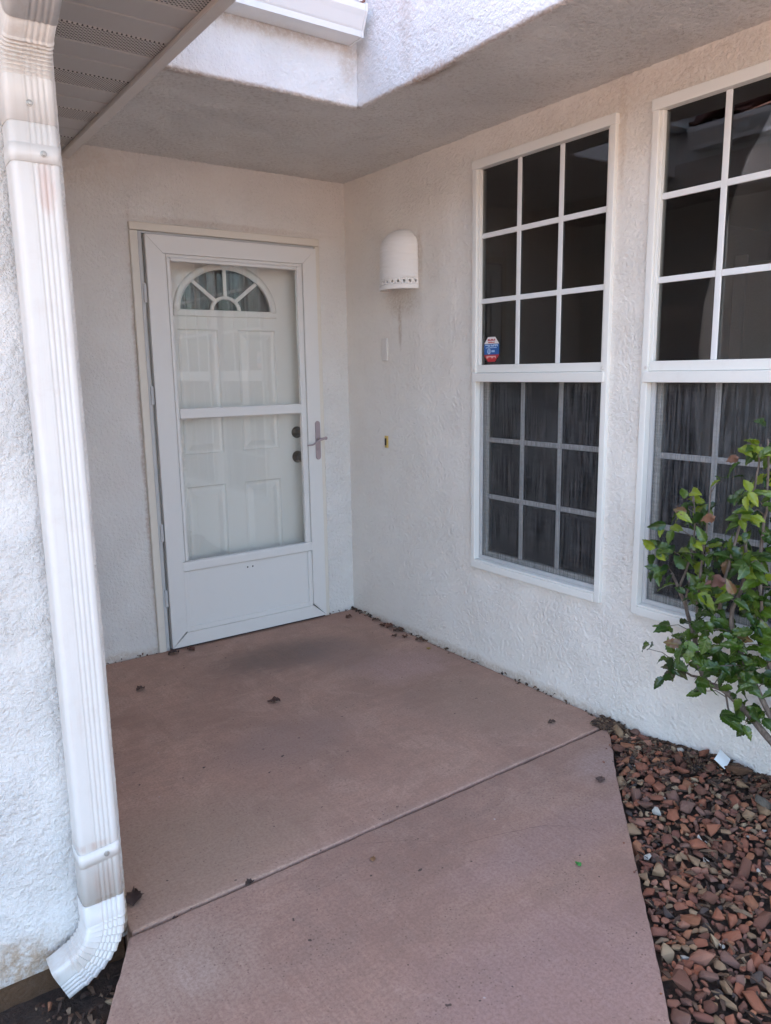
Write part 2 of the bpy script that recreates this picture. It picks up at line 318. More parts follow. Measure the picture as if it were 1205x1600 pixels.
# ------------------------------------------------------------------ geometry helpers
class MB:
    def __init__(s): s.v = []; s.f = []
    def add(s, vs, fs):
        b = len(s.v); s.v += [tuple(p) for p in vs]; s.f += [tuple(i+b for i in q) for q in fs]; return s
    def box(s, x0, x1, y0, y1, z0, z1):
        x0, x1 = min(x0, x1), max(x0, x1); y0, y1 = min(y0, y1), max(y0, y1); z0, z1 = min(z0, z1), max(z0, z1)
        return s.add([(x0, y0, z0), (x1, y0, z0), (x1, y1, z0), (x0, y1, z0), (x0, y0, z1), (x1, y0, z1), (x1, y1, z1), (x0, y1, z1)],
              [(0, 3, 2, 1), (4, 5, 6, 7), (0, 1, 5, 4), (1, 2, 6, 5), (2, 3, 7, 6), (3, 0, 4, 7)])
    def grid(s, rows, closed=False, caps=False):
        n = len(rows[0]); b = len(s.v)
        for r in rows: s.v += [tuple(p) for p in r]
        k = n if closed else n-1
        for i in range(len(rows)-1):
            for j in range(k):
                s.f.append((b+i*n+j, b+i*n+(j+1) % n, b+(i+1)*n+(j+1) % n, b+(i+1)*n+j))
        if caps:
            s.f.append(tuple(b+j for j in reversed(range(n)))); e = b+(len(rows)-1)*n; s.f.append(tuple(e+j for j in range(n)))
        return s
    def tube(s, pts, rads, seg=8, caps=True):
        pts = [Vector(p) for p in pts]; rows = []; up = Vector((0.3, 0.2, 1)).normalized()
        for i, p in enumerate(pts):
            t = (pts[min(i+1, len(pts)-1)]-pts[max(i-1, 0)]).normalized()
            a = t.cross(up)
            if a.length < 0.05: a = t.cross(Vector((1, 0, 0)))
            a.normalize(); b = a.cross(t); r = rads[i] if isinstance(rads, (list, tuple)) else rads
            rows.append([p + r*(math.cos(2*PI*k/seg)*a + math.sin(2*PI*k/seg)*b) for k in range(seg)])
        return s.grid(rows, True, caps)
    def lathe(s, origin, axis, prof, seg=20):
        o = Vector(origin); ax = Vector(axis).normalized(); a = ax.orthogonal().normalized(); b = ax.cross(a)
        rows = [[o + ax*h + r*(math.cos(2*PI*k/seg)*a + math.sin(2*PI*k/seg)*b) for k in range(seg)] for h, r in prof]
        return s.grid(rows, True, True)
    def mesh(s, name, mat, smooth=False):
        me = bpy.data.meshes.new(name); me.from_pydata(s.v, [], s.f); me.validate()
        bm = bmesh.new(); bm.from_mesh(me); bmesh.ops.recalc_face_normals(bm, faces=bm.faces); bm.to_mesh(me); bm.free()
        me.materials.append(mat)
        if smooth:
            me.polygons.foreach_set('use_smooth', [True]*len(me.polygons))
        return me
    def build(s, name, mat, parent=None, smooth=False, bevel=0.0, seg=2):
        o = bpy.data.objects.new(name, s.mesh(name, mat, smooth)); C.objects.link(o)
        if parent is not None: o.parent = parent
        if bevel:
            b = o.modifiers.new('bevel', 'BEVEL'); b.width = bevel; b.segments = seg; b.limit_method = 'ANGLE'; b.angle_limit = math.radians(40)
            o.data.polygons.foreach_set('use_smooth', [True]*len(o.data.polygons))
            wnm = o.modifiers.new('wn', 'WEIGHTED_NORMAL'); wnm.keep_sharp = False
        return o
def tag(o, label=None, cat=None, group=None, kind=None):
    for k, v in (('label', label), ('category', cat), ('group', group), ('kind', kind)):
        if v: o[k] = v
    return o
def empty(name, loc=(0, 0, 0)):
    o = bpy.data.objects.new(name, None); C.objects.link(o); o.location = loc; o.empty_display_size = 0.1; return o
def at(o, loc):
    """keep a child's world-space mesh in place although its parent stands at loc"""
    o.location = (-loc[0], -loc[1], -loc[2]); return o
def instance(me, name, parent, loc, rot, sc=(1, 1, 1)):
    o = bpy.data.objects.new(name, me); C.objects.link(o); o.parent = parent
    o.location = loc; o.rotation_euler = rot; o.scale = sc; return o
def lump(p, amp):
    q = Vector(p)
    return amp*(0.8*noise.noise(q*45) + 0.8*noise.noise(q*95 + Vector((3, 1, 7))) + 0.5*noise.noise(q*170)) + amp*1.3*noise.noise(q*5)

def wall_with_holes(plane, us, vs, holes, t0, t1):
    """flat wall: plane 'y' (u=x) or 'x' (u=y); front face at t0, back at t1; holes (u0,u1,v0,v1) on the break lines"""
    mb = MB()
    P = (lambda uu, w, vv: (uu, w, vv)) if plane == 'y' else (lambda uu, w, vv: (w, uu, vv))
    def solid(i, j):
        cu, cv = (us[i]+us[i+1])/2, (vs[j]+vs[j+1])/2
        return not any(h[0] < cu < h[1] and h[2] < cv < h[3] for h in holes)
    for i in range(len(us)-1):
        for j in range(len(vs)-1):
            if solid(i, j):
                for t in (t0, t1):
                    mb.add([P(us[i], t, vs[j]), P(us[i+1], t, vs[j]), P(us[i+1], t, vs[j+1]), P(us[i], t, vs[j+1])], [(0, 1, 2, 3)])
    for (a, b, c, e) in holes:
        for (p, q) in (((a, c), (a, e)), ((b, c), (b, e)), ((a, e), (b, e)), ((a, c), (b, c))):
            mb.add([P(p[0], t0, p[1]), P(q[0], t0, q[1]), P(q[0], t1, q[1]), P(p[0], t1, p[1])], [(0, 1, 2, 3)])
    a, b, c, e = us[0], us[-1], vs[0], vs[-1]
    for (p, q) in (((a, c), (a, e)), ((b, c), (b, e)), ((a, e), (b, e)), ((a, c), (b, c))):
        mb.add([P(p[0], t0, p[1]), P(q[0], t0, q[1]), P(q[0], t1, q[1]), P(p[0], t1, p[1])], [(0, 1, 2, 3)])
    return mb

def resample(pts, step):
    out = [pts[0]]
    for a, b in zip(pts[:-1], pts[1:]):
        a = Vector(a); b = Vector(b); n = max(1, int(round((b-a).length/step)))
        for k in range(1, n+1): out.append(tuple(a + (b-a)*k/n))
    return out
def rough_sweep(prof, nrm, along, fn, amp):
    """prof: 2-D points, nrm: 2-D normals; fn(p, t) -> 3-D; each vertex is pushed along its normal by lumpy plaster noise"""
    rows = []
    for t in along:
        row = []
        for p, n in zip(prof, nrm):
            a = Vector(fn(p, t)); nn = Vector(fn((p[0]+n[0], p[1]+n[1]), t)) - a
            row.append(a + nn*lump(a, amp))
        rows.append(row)
    return MB().grid(rows)
def frange(a, b, step):
    n = max(1, int(round(abs(b-a)/step))); return [a+(b-a)*i/n for i in range(n+1)]

# ================================================================== SETTING
H = 2.405
ground = MB().add([(-300, -300, -0.14), (300, -300, -0.14), (300, 300, -0.14), (-300, 300, -0.14)], [(0, 1, 2, 3)]).build('ground', M_yard)
tag(ground, 'wide sandy ground round the house and walk', 'ground', kind='structure')

def slab(name, outline, mat, depth=0.13, chamfer=0.006, jit=0.0022):
    pts = resample([tuple(p)+(0,) for p in outline] + [tuple(outline[0])+(0,)], 0.02)[:-1]
    n = len(pts); P = [Vector(p) for p in pts]; rings = [[], [], [], []]
    area = sum(P[i].x*P[(i+1) % n].y - P[(i+1) % n].x*P[i].y for i in range(n)); sg = 1 if area > 0 else -1
    for i in range(n):
        t = (P[(i+1) % n]-P[i-1]).normalized(); nr = Vector((t.y, -t.x, 0))*sg
        w = noise.noise(P[i]*30)*jit + noise.noise(P[i]*9 + Vector((5, 0, 0)))*jit*1.2
        e = P[i] + nr*w
        ch = chamfer*(1+0.6*noise.noise(P[i]*22))
        rings[0].append(e - nr*ch); rings[1].append(e - nr*ch*0.3 + Vector((0, 0, -ch*0.3))); rings[2].append(e + Vector((0, 0, -ch))); rings[3].append(e + Vector((0, 0, -depth)))
    mb = MB(); mb.grid(list(reversed(rings)), True); b = len(mb.v)-n
    mb.f.append(tuple(b+i for i in range(n)))
    return mb.build(name, mat)
patio = slab('patio', [(-1.93, -1.925), (-0.030, -1.902), (-0.004, -1.80), (-0.004, -0.004), (-1.93, -0.004)], M_patio)
tag(patio, 'pink concrete porch slab with a dark stain before the door', 'patio', kind='structure')
walk = slab('walkway', [(-1.943, -1.938), (-0.075, -1.914), (-0.052, -1.925), (-0.35, -2.198), (-0.715, -2.558), (-1.072, -2.903), (-2.2, -4.05), (-4.2, -6.1), (-5.8, -5.9), (-3.4, -3.6), (-2.42, -2.62), (-2.18, -2.36), (-2.066, -2.171), (-1.985, -2.02)], M_walk)
tag(walk, 'pink concrete walkway leading up to the porch slab', 'walkway', kind='structure')
gap = MB().box(-1.93, -0.03, -1.95, -1.89, -0.12, -0.055).build('joint_dirt', M_soil, patio)

# cracks: thin dark ribbons a hair above the walk
M_crack = flat('crack_brown', (0.17, 0.105, 0.085), 0.9)
def crack(pts, w, seed):
    random.seed(seed); P = resample([p+(0.0,) for p in pts], 0.012); top = []; bot = []
    for i, p in enumerate(P):
        k = Vector(p); off = 0.006*noise.noise(k*14)+0.003*noise.noise(k*60); ww = w*(0.4+0.9*random.random())*min(1, i/4, (len(P)-1-i)/4)
        top.append((p[0], p[1]+off+ww, 0.0012)); bot.append((p[0], p[1]+off-ww, 0.0012))
    return MB().grid([top, bot]).build('crack', M_crack, walk)
crack([(-1.265, -1.965), (-1.128, -2.039), (-1.017, -2.146), (-0.851, -2.194), (-0.747, -2.229), (-0.673, -2.293), (-0.609, -2.387)], 0.0007, 1)

# ------------------------------------------------------------------ planting beds
def bed_h(x, y):
    base = -0.035 + 0.075*max(0, min(1, (x+0.55)/0.55))*max(0, min(1, (-1.85-y)/0.55))
    return base + 0.010*noise.noise(Vector((x*7, y*7, 0))) + 0.005*noise.noise(Vector((x*25, y*25, 3)))
def right_edge(y):          # walk edge x at a given y
    pts = [(-0.03, -1.88), (-0.052, -1.925), (-0.35, -2.198), (-0.715, -2.558), (-1.072, -2.903), (-2.2, -4.05), (-4.2, -6.1)]
    for (x0, y0), (x1, y1) in zip(pts[:-1], pts[1:]):
        if y1 <= y <= y0: return x0+(x1-x0)*(y-y0)/(y1-y0)
    return -0.03
rows = []
for y in frange(-1.88, -5.0, 0.03):
    x0 = right_edge(y)+0.004; rows.append([(x0+(0.02-x0)*k/40, y, bed_h(x0+(0.02-x0)*k/40, y)-0.012) for k in range(41)])
bed = MB().grid(rows).build('gravel_bed', M_soil, smooth=True)
tag(bed, 'bed of loose red rock chips between walkway and wall', 'gravel bed', kind='structure')
def soil_h(x, y): return -0.108 + 0.012*noise.noise(Vector((x*9, y*9, 1))) + 0.006*noise.noise(Vector((x*33, y*33, 2)))
rows = []
for y in frange(-1.86, -3.4, 0.02):
    lo = -3.6; hi = -1.93
    rows.append([(lo+(hi-lo)*k/60, y, soil_h(lo+(hi-lo)*k/60, y)) for k in range(61)])
soil = MB().grid(rows).build('soil_strip', M_soil, smooth=True)
tag(soil, 'strip of dark soil under the downspout beside the walkway', 'soil', kind='structure')

# ================================================================== HOUSE
house = empty('house')
tag(house, 'white stucco house with recessed front entry, two grid windows and tiled eaves', 'house')

# entry wall (plane y = 0)
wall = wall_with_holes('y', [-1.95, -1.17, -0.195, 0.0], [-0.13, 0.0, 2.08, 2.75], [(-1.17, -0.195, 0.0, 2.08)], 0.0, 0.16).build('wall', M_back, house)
tag(wall, 'stucco wall holding the front door')
# window wall (plane x = 0)
W1 = (-1.823, -1.063); W2 = (-2.733, -1.973); WZ = (0.479, 2.285)
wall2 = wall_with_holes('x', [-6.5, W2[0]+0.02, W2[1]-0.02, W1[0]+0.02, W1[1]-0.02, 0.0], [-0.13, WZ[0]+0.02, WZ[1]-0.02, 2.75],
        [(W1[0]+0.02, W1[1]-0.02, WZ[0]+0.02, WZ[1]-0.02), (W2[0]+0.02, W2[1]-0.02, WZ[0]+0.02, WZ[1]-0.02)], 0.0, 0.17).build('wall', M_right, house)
tag(wall2, 'stucco wall with two tall windows')
# corner wall at the left: lumpy plaster in real relief, rounded arris
def round_corner(c, r, a0, a1, n):
    return [((c[0]+r*math.cos(a0+(a1-a0)*k/n), c[1]+r*math.sin(a0+(a1-a0)*k/n)), (math.cos(a0+(a1-a0)*k/n), math.sin(a0+(a1-a0)*k/n))) for k in range(n+1)]
xe, ye, r = -1.925, -1.88, 0.014
pl = [((x, ye), (0, -1)) for x in [-6.0, -4.5, -3.2, -2.7]] + [((x, ye), (0, -1)) for x in frange(-2.6, xe-r-0.002, 0.007)]
pl += round_corner((xe-r, ye+r), r, -PI/2, 0, 5)
pl += [((xe, y), (1, 0)) for y in frange(ye+r+0.006, ye+0.06, 0.009)] + [((xe, y), (1, 0)) for y in (-1.6, -1.0, -0.4, 0.0)]
zs = [-0.04+0.004] + frange(-0.03, 2.36, 0.0075)
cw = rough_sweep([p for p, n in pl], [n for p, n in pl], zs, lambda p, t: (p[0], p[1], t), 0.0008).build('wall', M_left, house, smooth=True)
tag(cw, 'stucco corner wall behind the downspout')
MB().box(-6.0, xe-0.012, ye+0.014, -0.004, -0.14, -0.03).build('foundation', M_found, house, bevel=0.004)
# ceiling of the recessed entry with hanging plaster fascias
AMP = 0.0022
def split_fascia(mb, n, nf, label):
    """one swept sheet becomes two parts: the hanging fascia (first nf profile points) and the ceiling"""
    rws = [mb.v[i:i+n] for i in range(0, len(mb.v), n)]
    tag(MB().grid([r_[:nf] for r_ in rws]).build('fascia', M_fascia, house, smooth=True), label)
    return MB().grid([r_[nf-1:] for r_ in rws]).build('ceiling', M_ceil, house, smooth=True)
rc = 0.013
prof = [((-1.05, z), (-1, 0)) for z in [3.25, 2.9] + frange(2.76, H+rc, 0.012)]
prof += round_corner((-1.05+rc, H+rc), rc, PI, 1.5*PI, 4)[1:]
NFAS = len(prof)
prof += [((y, H), (0, -1)) for y in frange(-1.05+rc+0.008, -0.98, 0.012)] + [((y, H), (0, -1)) for y in frange(-0.95, 0.0, 0.014)]
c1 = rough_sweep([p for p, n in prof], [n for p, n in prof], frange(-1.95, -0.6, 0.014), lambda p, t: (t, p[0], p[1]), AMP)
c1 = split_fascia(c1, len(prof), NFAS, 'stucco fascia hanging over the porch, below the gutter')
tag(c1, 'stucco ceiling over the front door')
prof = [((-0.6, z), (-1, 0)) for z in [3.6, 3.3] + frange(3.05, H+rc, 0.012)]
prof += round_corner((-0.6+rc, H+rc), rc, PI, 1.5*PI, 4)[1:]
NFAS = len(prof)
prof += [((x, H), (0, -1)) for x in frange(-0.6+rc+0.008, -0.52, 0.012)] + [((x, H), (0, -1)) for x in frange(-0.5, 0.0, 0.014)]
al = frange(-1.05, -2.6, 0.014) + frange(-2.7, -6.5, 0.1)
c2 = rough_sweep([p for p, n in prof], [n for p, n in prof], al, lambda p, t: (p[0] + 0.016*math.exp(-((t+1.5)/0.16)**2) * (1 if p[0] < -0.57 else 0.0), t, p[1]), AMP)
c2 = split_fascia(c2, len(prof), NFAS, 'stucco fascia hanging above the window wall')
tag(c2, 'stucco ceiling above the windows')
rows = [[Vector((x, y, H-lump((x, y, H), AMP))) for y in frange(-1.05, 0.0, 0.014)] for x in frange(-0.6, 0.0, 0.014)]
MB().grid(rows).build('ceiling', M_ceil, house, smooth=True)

# room behind the windows, dark
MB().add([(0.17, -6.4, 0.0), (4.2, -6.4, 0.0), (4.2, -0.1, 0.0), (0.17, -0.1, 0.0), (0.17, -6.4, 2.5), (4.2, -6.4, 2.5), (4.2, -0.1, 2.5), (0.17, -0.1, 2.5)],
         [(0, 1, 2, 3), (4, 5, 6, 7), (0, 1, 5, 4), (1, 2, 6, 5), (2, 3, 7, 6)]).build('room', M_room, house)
MB().box(2.5, 2.56, -2.4, -0.9, 0.02, 2.05).box(2.48, 2.50, -2.48, -2.40, 0.02, 2.1).box(2.48, 2.50, -0.9, -0.82, 0.02, 2.1).build('room_partition', M_reveal, house)

# dark hall behind the front door
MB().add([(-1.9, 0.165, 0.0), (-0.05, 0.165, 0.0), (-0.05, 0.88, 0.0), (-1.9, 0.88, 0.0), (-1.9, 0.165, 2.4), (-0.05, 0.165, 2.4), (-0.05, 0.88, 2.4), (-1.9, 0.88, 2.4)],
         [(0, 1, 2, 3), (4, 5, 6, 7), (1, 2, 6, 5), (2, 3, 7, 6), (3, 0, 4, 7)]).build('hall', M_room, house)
# ------------------------------------------------------------------ windows
def window(y0, y1, label):
    """double-hung vinyl window in the plane x = 0; y0 < y1"""
    root = MB()
    FW = 0.027; z0, z1 = WZ; px = -0.016
    # outer frame: head, jambs, sill
    root.box(px, 0.10, y0, y0+FW, z0, z1).box(px, 0.10, y1-FW, y1, z0, z1)
    win = root.build('window', M_frame, house, bevel=0.003)
    tag(win, label)
    MB().box(px-0.003, 0.098, y0-0.002, y1+0.002, z1-0.034, z1+0.004).build('head_frame', M_frame, win, bevel=0.003)
    MB().box(px-0.004, 0.098, y0+FW+0.001, y1-FW-0.001, z0-0.001, z0+0.032).box(px-0.001, 0.05, y0+FW+0.002, y1-FW-0.002, z0+0.032, z0+0.042).build('sill', M_frame, win, bevel=0.003)
    a, b = y0+FW, y1-FW
    # inner stops of the upper light
    for (u0, u1) in ((a+0.0005, a+0.012), (b-0.012, b-0.0005)): MB().box(-0.006, 0.05, u0, u1, 1.42, z1-0.035).build('glazing_stop', M_frame, win, bevel=0.002)
    # meeting rail, two steps
    MB().box(-0.010, 0.06, a+0.0005, b-0.0005, 1.385, 1.420).build('meeting_rail', M_frame, win, bevel=0.003)
    MB().box(-0.024, 0.055, y0+0.012, y1-0.012, 1.345, 1.3845).build('meeting_rail', M_frame, win, bevel=0.003)
    for yy in (y0+0.022, y1-0.022): 
        MB().lathe((px-0.001, yy, 1.398), (-1, 0, 0), [(0, 0.007), (0.003, 0.006), (0.004, 0.003)], 10).build('screw', M_plate, win)
    # upper light: pane and 3 x 3 grille in front of the glass
    zt = z1-0.035
    MB().box(0.012, 0.016, a+0.012, b-0.012, 1.42, zt).build('pane', M_glass, win)
    ya, yb = a+0.012, b-0.012
    for k in (1, 2):
        y = ya+(yb-ya)*k/3
        MB().box(0.0035, 0.0105, y-0.0105, y+0.0105, 1.4205, zt).build('grille_bar', M_munt, win, bevel=0.002)
        z = 1.42+(zt-1.42)*k/3
        for q in range(3):
            u0 = ya+(yb-ya)*q/3+(0.011 if q else 0.0005); u1 = ya+(yb-ya)*(q+1)/3-(0.011 if q < 2 else 0.0005)
            MB().box(0.0030, 0.0110, u0, u1, z-0.0105, z+0.0105).build('grille_bar', M_munt, win, bevel=0.002)
    # lower light: sash, pane, grille, and the woven screen in front
    zl, zh = z0+0.042, 1.345
    MB().box(0.030, 0.065, a+0.001, a+0.030, zl, zh).box(0.030, 0.065, b-0.030, b-0.001, zl, zh).box(0.031, 0.064, a+0.030, b-0.030, zl, zl+0.035).build('sash', M_frame, win, bevel=0.002)
    MB().box(0.046, 0.050, a+0.030, b-0.030, zl+0.035, zh).build('pane', M_glass, win)
    ya, yb = a+0.030, b-0.030; zz0 = zl+0.035
    for k in (1, 2):
        y = ya+(yb-ya)*k/3
        MB().box(0.0365, 0.0435, y-0.0105, y+0.0105, zz0, zh).build('grille_bar', M_muntin_dark, win, bevel=0.002)
        z = zz0+(zh-zz0)*k/3
        for q in range(3):
            u0 = ya+(yb-ya)*q/3+(0.011 if q else 0.0005); u1 = ya+(yb-ya)*(q+1)/3-(0.011 if q < 2 else 0.0005)
            MB().box(0.036, 0.044, u0, u1, z-0.0105, z+0.0105).build('grille_bar', M_muntin_dark, win, bevel=0.002)
    MB().box(0.010, 0.024, a+0.0015, a+0.0185, zl+0.001, zh-0.001).box(0.010, 0.024, b-0.0185, b-0.0015, zl+0.001, zh-0.001).box(0.010, 0.024, a+0.0185, b-0.0185, zl+0.001, zl+0.018).build('screen_frame', M_alum, win, bevel=0.0015)
    MB().box(0.0165, 0.0175, a+0.018, b-0.018, zl+0.0175, zh-0.0005).build('screen', M_screen, win)
    # white plaster reveal inside the room
    MB().box(0.172, 0.26, b-0.01, b+0.05, z0, z1).build('inner_reveal', M_reveal, win)
    return win
window(W1[0], W1[1], 'window nearer the front door')
window(W2[0], W2[1], 'window behind the bush')

# ------------------------------------------------------------------ front door: moulding, storm door, entry door
dm = MB().box(-1.194, -1.156, -0.020, 0.02, 0.0, 2.062).box(-0.208, -0.178, -0.020, 0.02, 0.0, 2.062).box(-1.194, -0.178, -0.0205, 0.02, 2.0625, 2.100).build('door_moulding', M_mold, house, bevel=0.005)
MB().box(-1.168, -1.128, 0.02, 0.155, 0.0, 2.06).box(-0.228, -0.197, 0.02, 0.155, 0.0, 2.06).box(-1.128, -0.228, 0.021, 0.155, 2.052, 2.078).build('jamb', M_door, dm, bevel=0.003)
MB().box(-1.155, -1.137, -0.013, 0.012, 0.001, 2.061).box(-1.137, -0.209, -0.012, 0.012, 2.051, 2.0615).build('hinge_channel', M_alum, dm, bevel=0.002)
for z in (0.28, 0.62, 1.30, 1.78): MB().box(-1.146, -1.131, -0.022, -0.0135, z-0.045, z+0.045).build('hinge', M_alum, dm, bevel=0.002)
sx0, sx1, sz0, sz1 = -1.128, -0.2095, 0.012, 2.047
yF, yB = -0.034, 0.004
sd = empty('storm_door', (-1.128, 0, 0)); sd.parent = house
tag(sd, 'white full-view storm door with kick panel')
SD = (-1.128, 0, 0)
def sdp(mb, name, mat, **k): return at(mb.build(name, mat, sd, **k), SD)
sw = 0.082
def prism(pts, y0, y1):
    n = len(pts); mb = MB(); mb.add([(x, y0, z) for x, z in pts]+[(x, y1, z) for x, z in pts], [tuple(range(n)), tuple(range(2*n-1, n-1, -1))]+[(i, (i+1) % n, n+(i+1) % n, n+i) for i in range(n)]); return mb
e = 0.0006
sdp(prism([(sx0, sz0), (sx0+sw-e, sz0+sw), (sx0+sw-e, sz1-sw), (sx0, sz1)], yF, yB), 'stile', M_storm, bevel=0.0012)
sdp(prism([(sx1, sz0), (sx1, sz1), (sx1-sw+e, sz1-sw), (sx1-sw+e, sz0+sw)], yF, yB), 'stile', M_storm, bevel=0.0012)
sdp(prism([(sx0+e, sz1), (sx1-e, sz1), (sx1-sw, sz1-sw), (sx0+sw, sz1-sw)], yF, yB), 'rail', M_storm, bevel=0.0012)
sdp(prism([(sx0+e, sz0), (sx0+sw, sz0+sw*0.86), (sx1-sw, sz0+sw*0.86), (sx1-e, sz0)], yF, yB), 'rail', M_storm, bevel=0.0012)
gx0, gx1, gz0, gz1 = sx0+sw, sx1-sw, 0.458, 1.932; pz0_ = 0.457
# glazing beads
BD = 0.034
for (bx0, bx1) in ((gx0, gx0+BD), (gx1-BD, gx1)):
    i0, i1 = (bx0, bx0+0.016) if bx0 == gx0 else (bx1-0.016, bx1)
    sdp(MB().box(i0+0.0005, i1-0.0005, yF+0.011, yB-0.006, pz0_, sz1-sw), 'inner_frame', M_storm, bevel=0.002)
    j0, j1 = (bx0+0.016, bx1) if bx0 == gx0 else (bx0, bx1-0.016)
    sdp(MB().box(j0, j1, yF+0.005, yB-0.006, gz0, gz1+0.018), 'glazing_bead', M_storm, bevel=0.005, seg=3)
sdp(MB().box(gx0+0.016, gx1-0.016, yF+0.0115, yB-0.006, gz1+0.0185, sz1-sw), 'inner_frame', M_storm, bevel=0.002)
sdp(MB().box(gx0+BD+0.0005, gx1-BD-0.0005, yF+0.0055, yB-0.006, gz1, gz1+0.018), 'glazing_bead', M_storm, bevel=0.005, seg=3)
sdp(MB().box(gx0-0.004, gx1+0.004, yF-0.004, yB-0.003, 0.404, 0.457), 'rail', M_storm, bevel=0.010, seg=4)
sdp(MB().box(gx0+BD+0.0005, gx1-BD-0.0005, yF+0.002, yB-0.004, 1.180, 1.232), 'rail', M_storm, bevel=0.007, seg=3)
sdp(MB().box(gx0+BD+0.0005, gx1-BD-0.0005, -0.014, -0.0105, 0.458, 1.1795), 'pane', M_clear)
sdp(MB().box(gx0+BD+0.0005, gx1-BD-0.0005, -0.016, -0.0125, 1.2325, gz1), 'pane', M_clear)
# kick panel with its raised surround
pz0, pz1 = sz0+sw*0.86, 0.404
sdp(MB().box(gx0, gx1, yF+0.014, yB-0.006, pz0, pz1), 'kick_panel', M_storm)
sdp(MB().box(gx0, gx0+0.026, yF+0.005, yF+0.0145, pz0, pz1).box(gx1-0.026, gx1, yF+0.005, yF+0.0145, pz0, pz1).box(gx0+0.026, gx1-0.026, yF+0.0055, yF+0.0145, pz0, pz0+0.028), 'panel_moulding', M_storm, bevel=0.004)
for x in (-0.685, -0.655): sdp(MB().lathe((x, yF+0.0145, 0.372), (0, -1, 0), [(0, 0.005), (0.0015, 0.004)], 10), 'screw_hole', M_dark)
sdp(MB().box(sx0+0.004, sx1-0.004, -0.020, -0.004, 0.001, 0.0125), 'door_sweep', M_dark)
# handle plate, lever, latch
hx = -0.2335
rim = [(hx-0.0155, 0.937), (hx-0.0155, 1.118)] + [(hx-0.0155*math.cos(a), 1.118+0.017*math.sin(a)) for a in frange(0.3, PI-0.3, 0.4)] + [(hx+0.0155, 1.118), (hx+0.0155, 0.937)] + [(hx+0.0155*math.cos(a), 0.937-0.017*math.sin(a)) for a in frange(0.3, PI-0.3, 0.4)]
sdp(prism(rim, yF-0.008, yF), 'handle_plate', M_lever, bevel=0.0025)
sdp(MB().tube([(hx+0.024, yF-0.045, 1.040), (hx+0.006, yF-0.047, 1.038), (hx-0.012, yF-0.047, 1.033), (hx-0.035, yF-0.045, 1.018), (hx-0.055, yF-0.041, 1.008), (hx-0.085, yF-0.036, 1.006)], [0.0075, 0.0075, 0.0065, 0.0050, 0.0045, 0.0035], 10).tube([(hx, yF-0.008, 1.036), (hx, yF-0.046, 1.036)], 0.008, 12).lathe((hx+0.026, yF-0.045, 1.040), (1, 0, 0), [(-0.006, 0.004), (-0.003, 0.009), (0.003, 0.010), (0.008, 0.006), (0.010, 0.001)], 12), 'lever', M_lever, smooth=True)
sdp(MB().lathe((hx, yF-0.008, 0.978), (0, -1, 0), [(0, 0.008), (0.005, 0.007), (0.006, 0.003)], 14).box(hx-0.008, hx+0.009, yF-0.017, yF-0.0135, 0.972, 0.980), 'lock', M_lever)

# entry door behind the storm door
ed = empty('entry_door', (-1.12, 0.1, 0)); ed.parent = house
tag(ed, 'ivory panelled entry door with sunburst fan window')
ED = (-1.12, 0.1, 0)
def edp(mb, name, mat, **k): return at(mb.build(name, mat, ed, **k), ED)
dy = 0.115
fx, fz, frx, frz = -0.672, 1.715, 0.262, 0.222
# door face: slab with a fan-shaped opening
N = 28
arc = [(fx-frx*math.cos(PI*k/N), fz+frz*math.sin(PI*k/N)) for k in range(N+1)]
mb = MB(); X0, X1, Z1 = -1.127, -0.229, 2.05
for k in range(N):
    (xa, za), (xb, zb) = arc[k], arc[k+1]
    mb.add([(xa, dy, za), (xb, dy, zb), (xb, dy, Z1), (xa, dy, Z1)], [(0, 1, 2, 3)])
    mb.add([(xa, dy, za), (xb, dy, zb), (xb, dy+0.03, zb), (xa, dy+0.03, za)], [(0, 1, 2, 3)])
mb.add([(X0, dy, fz), (fx-frx, dy, fz), (fx-frx, dy, Z1), (X0, dy, Z1)], [(0, 1, 2, 3)])
mb.add([(fx+frx, dy, fz), (X1, dy, fz), (X1, dy, Z1), (fx+frx, dy, Z1)], [(0, 1, 2, 3)])
mb.add([(fx-frx, dy, fz), (fx+frx, dy, fz), (fx+frx, dy+0.03, fz), (fx-frx, dy+0.03, fz)], [(0, 1, 2, 3)])
panels = [(-0.945, -0.725, 0.985, 1.625), (-0.615, -0.395, 0.985, 1.625), (-0.945, -0.725, 0.17, 0.815), (-0.615, -0.395, 0.17, 0.815)]
us = [X0, -0.945, -0.725, -0.615, -0.395, X1]; vs = [0.02, 0.17, 0.815, 0.985, 1.625, fz]
for i in range(5):
    for j in range(5):
        if (i, j) in ((1, 1), (3, 1), (1, 3), (3, 3)): continue
        mb.add([(us[i], dy, vs[j]), (us[i+1], dy, vs[j]), (us[i+1], dy, vs[j+1]), (us[i], dy, vs[j+1])], [(0, 1, 2, 3)])
mb.box(X0, X1, dy+0.031, dy+0.04, 0.02, fz-0.03)
edp(mb, 'door_slab', M_door)
for (a, b, c, d_) in panels:
    mb = MB(); loops = []
    for ins, yy in ((0, 0), (0.007, 0.0105), (0.020, 0.0125), (0.026, 0.011), (0.050, 0.0015), (0.056, 0.001)):
        loops.append([(a+ins, dy+yy, c+ins), (b-ins, dy+yy, c+ins), (b-ins, dy+yy, d_-ins), (a+ins, dy+yy, d_-ins)])
    mb.grid(loops, True); bb = len(mb.v)-4; mb.f.append((bb, bb+1, bb+2, bb+3)); edp(mb, 'panel', M_door)
